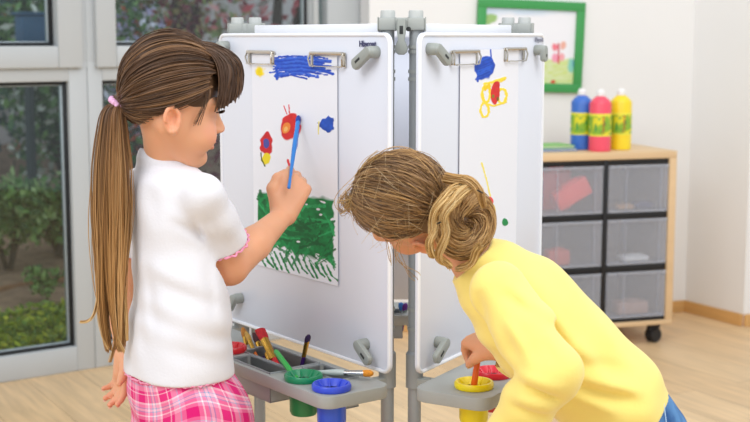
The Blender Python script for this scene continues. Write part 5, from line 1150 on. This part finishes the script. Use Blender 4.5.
# ---- hair, swept back into a bun
def con(d, off):
    r = 1 / np.sqrt(((d / HR_) ** 2).sum(-1, keepdims=True)); return CH.o + ((HC + d * (r + off)) * CK_) @ CH.R
BUN = P(463, 221, 1.935); bl = (BUN - CH.o) @ CH.R.T / CK_; bdir = nrm(bl - HC)
BA = nrm(V(.50, -.82, .14)); BFr = frame_z(BUN, BA, V(0, 0, 1))                        # bun axis
S = SDF(np.minimum(CH.o, BUN) - .14, np.maximum(CH.o, BUN) + .14, .003)
S.ell(CH((HC - V(0, .004, 0)) * CK_), (HR_ - V(.003, .004, .003)) * CK_, CH.R, .005); S.cone(CH((HC + bdir * .05) * CK_), BUN - BA * .02, .04, .030, .02)
S.ell(CH(V(.090, 0, -.035) * CK_), V(.070, .085, .080), CH.R, .004, 'sub')
for s in (-1, 1): S.ell(CH(V(.052, s * .066, -.030) * CK_), V(.086, .050, .056), CH.R, .004, 'sub')
S.ell(CH(V(-.01, 0, -.115) * CK_), V(.07, .07, .05), CH.R, .004, 'sub')
v, f = S.mesh(); cap2 = npmesh('hair', relax(v, f, 1), f, M_hair, child, colors=cols(v, '6E5236'))
def cmask(d):
    x, y, z = d.T; return ~(((x > .38) & (z < .30)) | (z < -.62) | ((x > -.25) & (x < .35) & (z < -.28)) | ((x > .05) & (z < .14) & (y > 0)) | ((x > .2) & (z < -.05)))
N, K = 8000, 18; d0 = rand_dirs(N, cmask); t = np.linspace(0, 1, K)[None, :, None]; dd = slerp(d0[:, None], np.tile(bdir, (N, 1))[:, None], t)
bad = ((dd[..., 0] > -.42) & (dd[..., 2] < np.where(dd[..., 0] > .02, .06, -.10) - .45 * np.clip(-dd[..., 0], 0, 1)) & (dd[..., 1] > 0)).any(1); d0 = d0[~bad]; dd = dd[~bad]; N = len(d0)
ly = RNG.uniform(.001, .010, (N, 1, 1)); wv = (.0022 * np.sin(10 * t + RNG.uniform(0, 6.3, (N, 1, 1)) + 0 * t)) * RNG.normal(0, 1, (N, 1, 3))
fl = np.clip(.55 - .75 * dd[..., 1:2], .05, 1.3); pts = con(dd, (ly + .005 * np.sin(np.pi * t)) * fl - .006 * np.clip(dd[..., 1:2] * 1.2, 0, 1)) + wv * np.sin(np.pi * t) + RNG.normal(0, .0022, (N, 1, 3)) * np.sin(np.pi * t)
ck = np.stack([vnoise(d0 * 6 + V(9, 9, 9), 1., i + 20) - .5 for i in range(3)], 1)[:, None]; pts = pts + .010 * ck * np.sin(np.pi * t * .9) * np.clip(fl + .2, 0, 1) + .004 * np.sin(9 * t + 20 * ck[..., :1]) * ck * 2 * np.sin(np.pi * t)
e = np.clip((t - .80) / .2, 0, 1); pts = pts * (1 - e) + (BUN - BA * .018 + RNG.normal(0, .011, (N, 1, 3))) * e
CD_, CM_, CL_ = '5C4430', '8C6A46', 'C89C62'
st = vnoise(d0 + V(3, 3, 3), 8, 14) * .85 + .05; strands('hair_strands', pts, RNG.uniform(.0005, .00095, N), hair_col(N, K, CD_, CM_, CL_, streak=st) * (.88 + .42 * t), M_hair, cap2)
# bun: coiled strands round a core
RB, rB = .0300, .0215; t = np.linspace(0, 2 * np.pi, 49); mb = MB(); mb.tube([BFr((RB * math.cos(x), RB * math.sin(x), -.002)) for x in t], rB * .84, 16); mb.lathe(Fr(BUN - BA * .02, *BFr.R), [(0, -.01), (.03, -.008), (.026, .004), (0, .008)], 24); bun = mb.build('bun', mat('bun_core', '5C432B', .6), cap2)
N, K = 1900, 26; t = np.linspace(0, 1, K)[None]; a0 = RNG.uniform(0, 2 * np.pi, N); b0 = RNG.uniform(0, 2 * np.pi, N); g = np.round(b0 * 7 / (2 * np.pi)); b0 = b0 * .6 + .4 * g * 2 * np.pi / 7
ln = RNG.uniform(1.6, 3.6, N); tw = RNG.normal(1.5, .35, N); lift = RNG.uniform(.86, 1.10, N) * (1 + .10 * np.cos(b0 * 7))
A = a0[:, None] + ln[:, None] * t; B = b0[:, None] + tw[:, None] * t + .25 * np.sin(A * 2 + g[:, None]); r_ = rB * lift[:, None] * (1 + .05 * np.sin(3 * A + g[:, None]))
el_ = 1.06; px_ = (RB + r_ * np.cos(B)) * np.cos(A) * el_; py_ = (RB + r_ * np.cos(B)) * np.sin(A) * .97; pz_ = r_ * np.sin(B) * 1.0
pts = BUN + px_[..., None] * BFr.R[0] + py_[..., None] * BFr.R[1] + pz_[..., None] * BFr.R[2] + RNG.normal(0, .0007, (N, 1, 3))
st = np.clip(.5 + .34 * np.sin(g * 2.1) + RNG.normal(0, .14, N), 0, 1); strands('bun_strands', pts, RNG.uniform(.0005, .0009, N), hair_col(N, K, '6E4E2E', 'A67C48', 'D8B078', streak=st), M_hair, bun)
# blond curly locks lying over the left of the bun, front curls and flyaways
def lock(nm, P0, n, rad, curl, turns, cols3, sp=.003, K=34, r=(.0005, .0009), taper=.5, phs=.35):
    pc_ = path(P0, K); t = np.linspace(0, 1, K)[None]; a = RNG.uniform(0, 2 * np.pi, n)[:, None]; q = np.sqrt(RNG.uniform(0, 1, n))[:, None]; ph = 2 * np.pi * turns * t + RNG.normal(0, phs, (n, 1))
    tg = np.gradient(pc_, axis=0); tg /= np.linalg.norm(tg, axis=1)[:, None]; h = V(.3, -.8, .4); n1_ = np.cross(tg, h); n1_ /= np.linalg.norm(n1_, axis=1)[:, None]; n2_ = np.cross(tg, n1_)
    w = (1 - taper * t); o1 = q * rad * np.cos(a) * w + curl * np.cos(ph) * np.clip(t * 3, 0, 1); o2 = q * rad * np.sin(a) * w + curl * np.sin(ph) * np.clip(t * 3, 0, 1)
    pts = pc_[None] + o1[..., None] * n1_[None] + o2[..., None] * n2_[None] + RNG.normal(0, sp * .3, (n, 1, 3)); strands(nm, pts, RNG.uniform(*r, n), hair_col(n, K, *cols3), M_hair, cap2)
BLD = ('A67C44', 'D2A866', 'EBD09A'); Yb = 1.872
lock('curly_lock', [P(468, 188, Yb + .03), P(450, 190, Yb + .01), P(441, 205, Yb), P(433, 225, Yb), P(428, 243, Yb), P(436, 255, Yb + .01)], 190, .0075, .0042, 2.2, BLD)
lock('curly_lock', [P(472, 186, Yb + .02), P(456, 196, Yb), P(447, 214, Yb - .005), P(443, 235, Yb), P(441, 256, Yb + .01), P(448, 268, Yb + .03)], 170, .0065, .0040, 2.6, BLD)
lock('curly_lock', [P(446, 178, Yb + .05), P(462, 180, Yb + .02), P(478, 190, Yb + .01), P(486, 206, Yb + .01)], 150, .0075, .003, 1.2, ('8E6638', 'BE9254', 'E0BC84'))
lock('curly_lock', [P(480, 246, Yb + .02), P(470, 262, Yb + .03), P(458, 271, Yb + .05)], 60, .006, .003, 1., BLD)
Yf = 1.945
for q0, n, rd, cu, tn in (([(378, 160), (364, 174), (355, 192), (349, 208), (346, 214)], 26, .008, .006, 1.3), ([(374, 168), (361, 186), (356, 204), (362, 218)], 30, .010, .006, 1.1), ([(370, 184), (361, 202), (364, 218), (372, 228)], 26, .009, .005, .9),
                        ([(382, 155), (364, 168), (350, 186), (344, 202), (348, 210)], 14, .008, .007, 1.2), ([(368, 192), (357, 204), (350, 203), (344, 194)], 12, .006, .005, .9), ([(366, 178), (352, 190), (345, 200), (341, 206)], 10, .006, .007, 1.3), ([(372, 206), (376, 222), (386, 240), (396, 262)], 6, .006, .006, 1.0), ([(400, 240), (398, 258), (406, 272), (416, 276)], 5, .005, .005, 1.0)):
    lock('front_curl', [P(a, b, Yf + .01 * k) for k, (a, b) in enumerate(q0)], n, rd, cu, tn, ('8A6538', 'B88E54', 'DDBB80'), sp=.006, r=(.00035, .00055), taper=.2, phs=1.0)
N, K = 110, 14; d0 = rand_dirs(N, cmask); t = np.linspace(0, 1, K)[None, :, None]; dr = RNG.normal(size=(N, 3)); dd = slerp(d0[:, None], nrm_ := np.array([nrm(a + .5 * b) for a, b in zip(d0, dr)])[:, None], t)
strands('flyaways', con(dd, .008 + .022 * t ** 2 * RNG.uniform(.2, 1, (N, 1, 1))), np.full(N, .00024), hair_col(N, K, 'A88858', 'C8A878', 'E0C8A0'), M_hair, cap2)
for a, b in (((477, 190), (483, 193)), ((437, 224), (441, 222))):
    mb = MB(); mb.tube([P(a[0], a[1], 1.865), P(b[0], b[1], 1.868)], .0011, 6); mb.build('hair_pin', mat('black_pin', '1E1A18', .4), cap2)
# ------------------------------------------------------------------ camera, light, view
cam = bpy.data.cameras.new('camera'); co = bpy.data.objects.new('camera', cam); COL.objects.link(co)
co.location = (0, 0, CAM_H); co.rotation_euler = (math.pi / 2 - TH, 0, 0)
cam.sensor_width = 36; cam.lens = 36 * FPX / 750; cam.clip_start = .05
cam.dof.use_dof = True; cam.dof.focus_distance = 2.2; cam.dof.aperture_fstop = 6.3
SC.camera = co
w = bpy.data.worlds.new('daylight'); SC.world = w; w.use_nodes = True
bg = w.node_tree.nodes['Background']; bg.inputs[0].default_value = (.925, .962, 1.0, 1); bg.inputs[1].default_value = .78
def area(name, loc, target, size, power, col=(1, 1, 1)):
    l = bpy.data.lights.new(name, 'AREA'); l.shape = 'RECTANGLE'; l.size, l.size_y = size; l.energy = power; l.color = col
    o = bpy.data.objects.new(name, l); COL.objects.link(o); o.location = loc
    o.rotation_euler = (Vector(target) - Vector(loc)).to_track_quat('-Z', 'Y').to_euler(); return o
area('added_soft_light', (1.3, 1.0, 2.9), (.1, 2.4, .8), (1.6, 1.6), 36, (1, .995, .985))  # added soft key from the upper right, not a room fixture
area('added_soft_light', (.9, 3.6, 2.9), (.7, 4.6, .6), (1.8, 1.2), 12, (1, 1, 1))  # added area light over the back of the room, no fixture there
area('added_soft_light', (-1.4, .6, 2.7), (-.2, 2.4, .8), (1.6, 1.6), 34, (.97, .98, 1))  # key added on the camera's left to brighten the easel boards
SC.view_settings.view_transform = 'Standard'; SC.view_settings.look = 'None'; SC.view_settings.gamma = 1; SC.view_settings.use_curve_mapping = False
SC.view_settings.exposure = 0.12
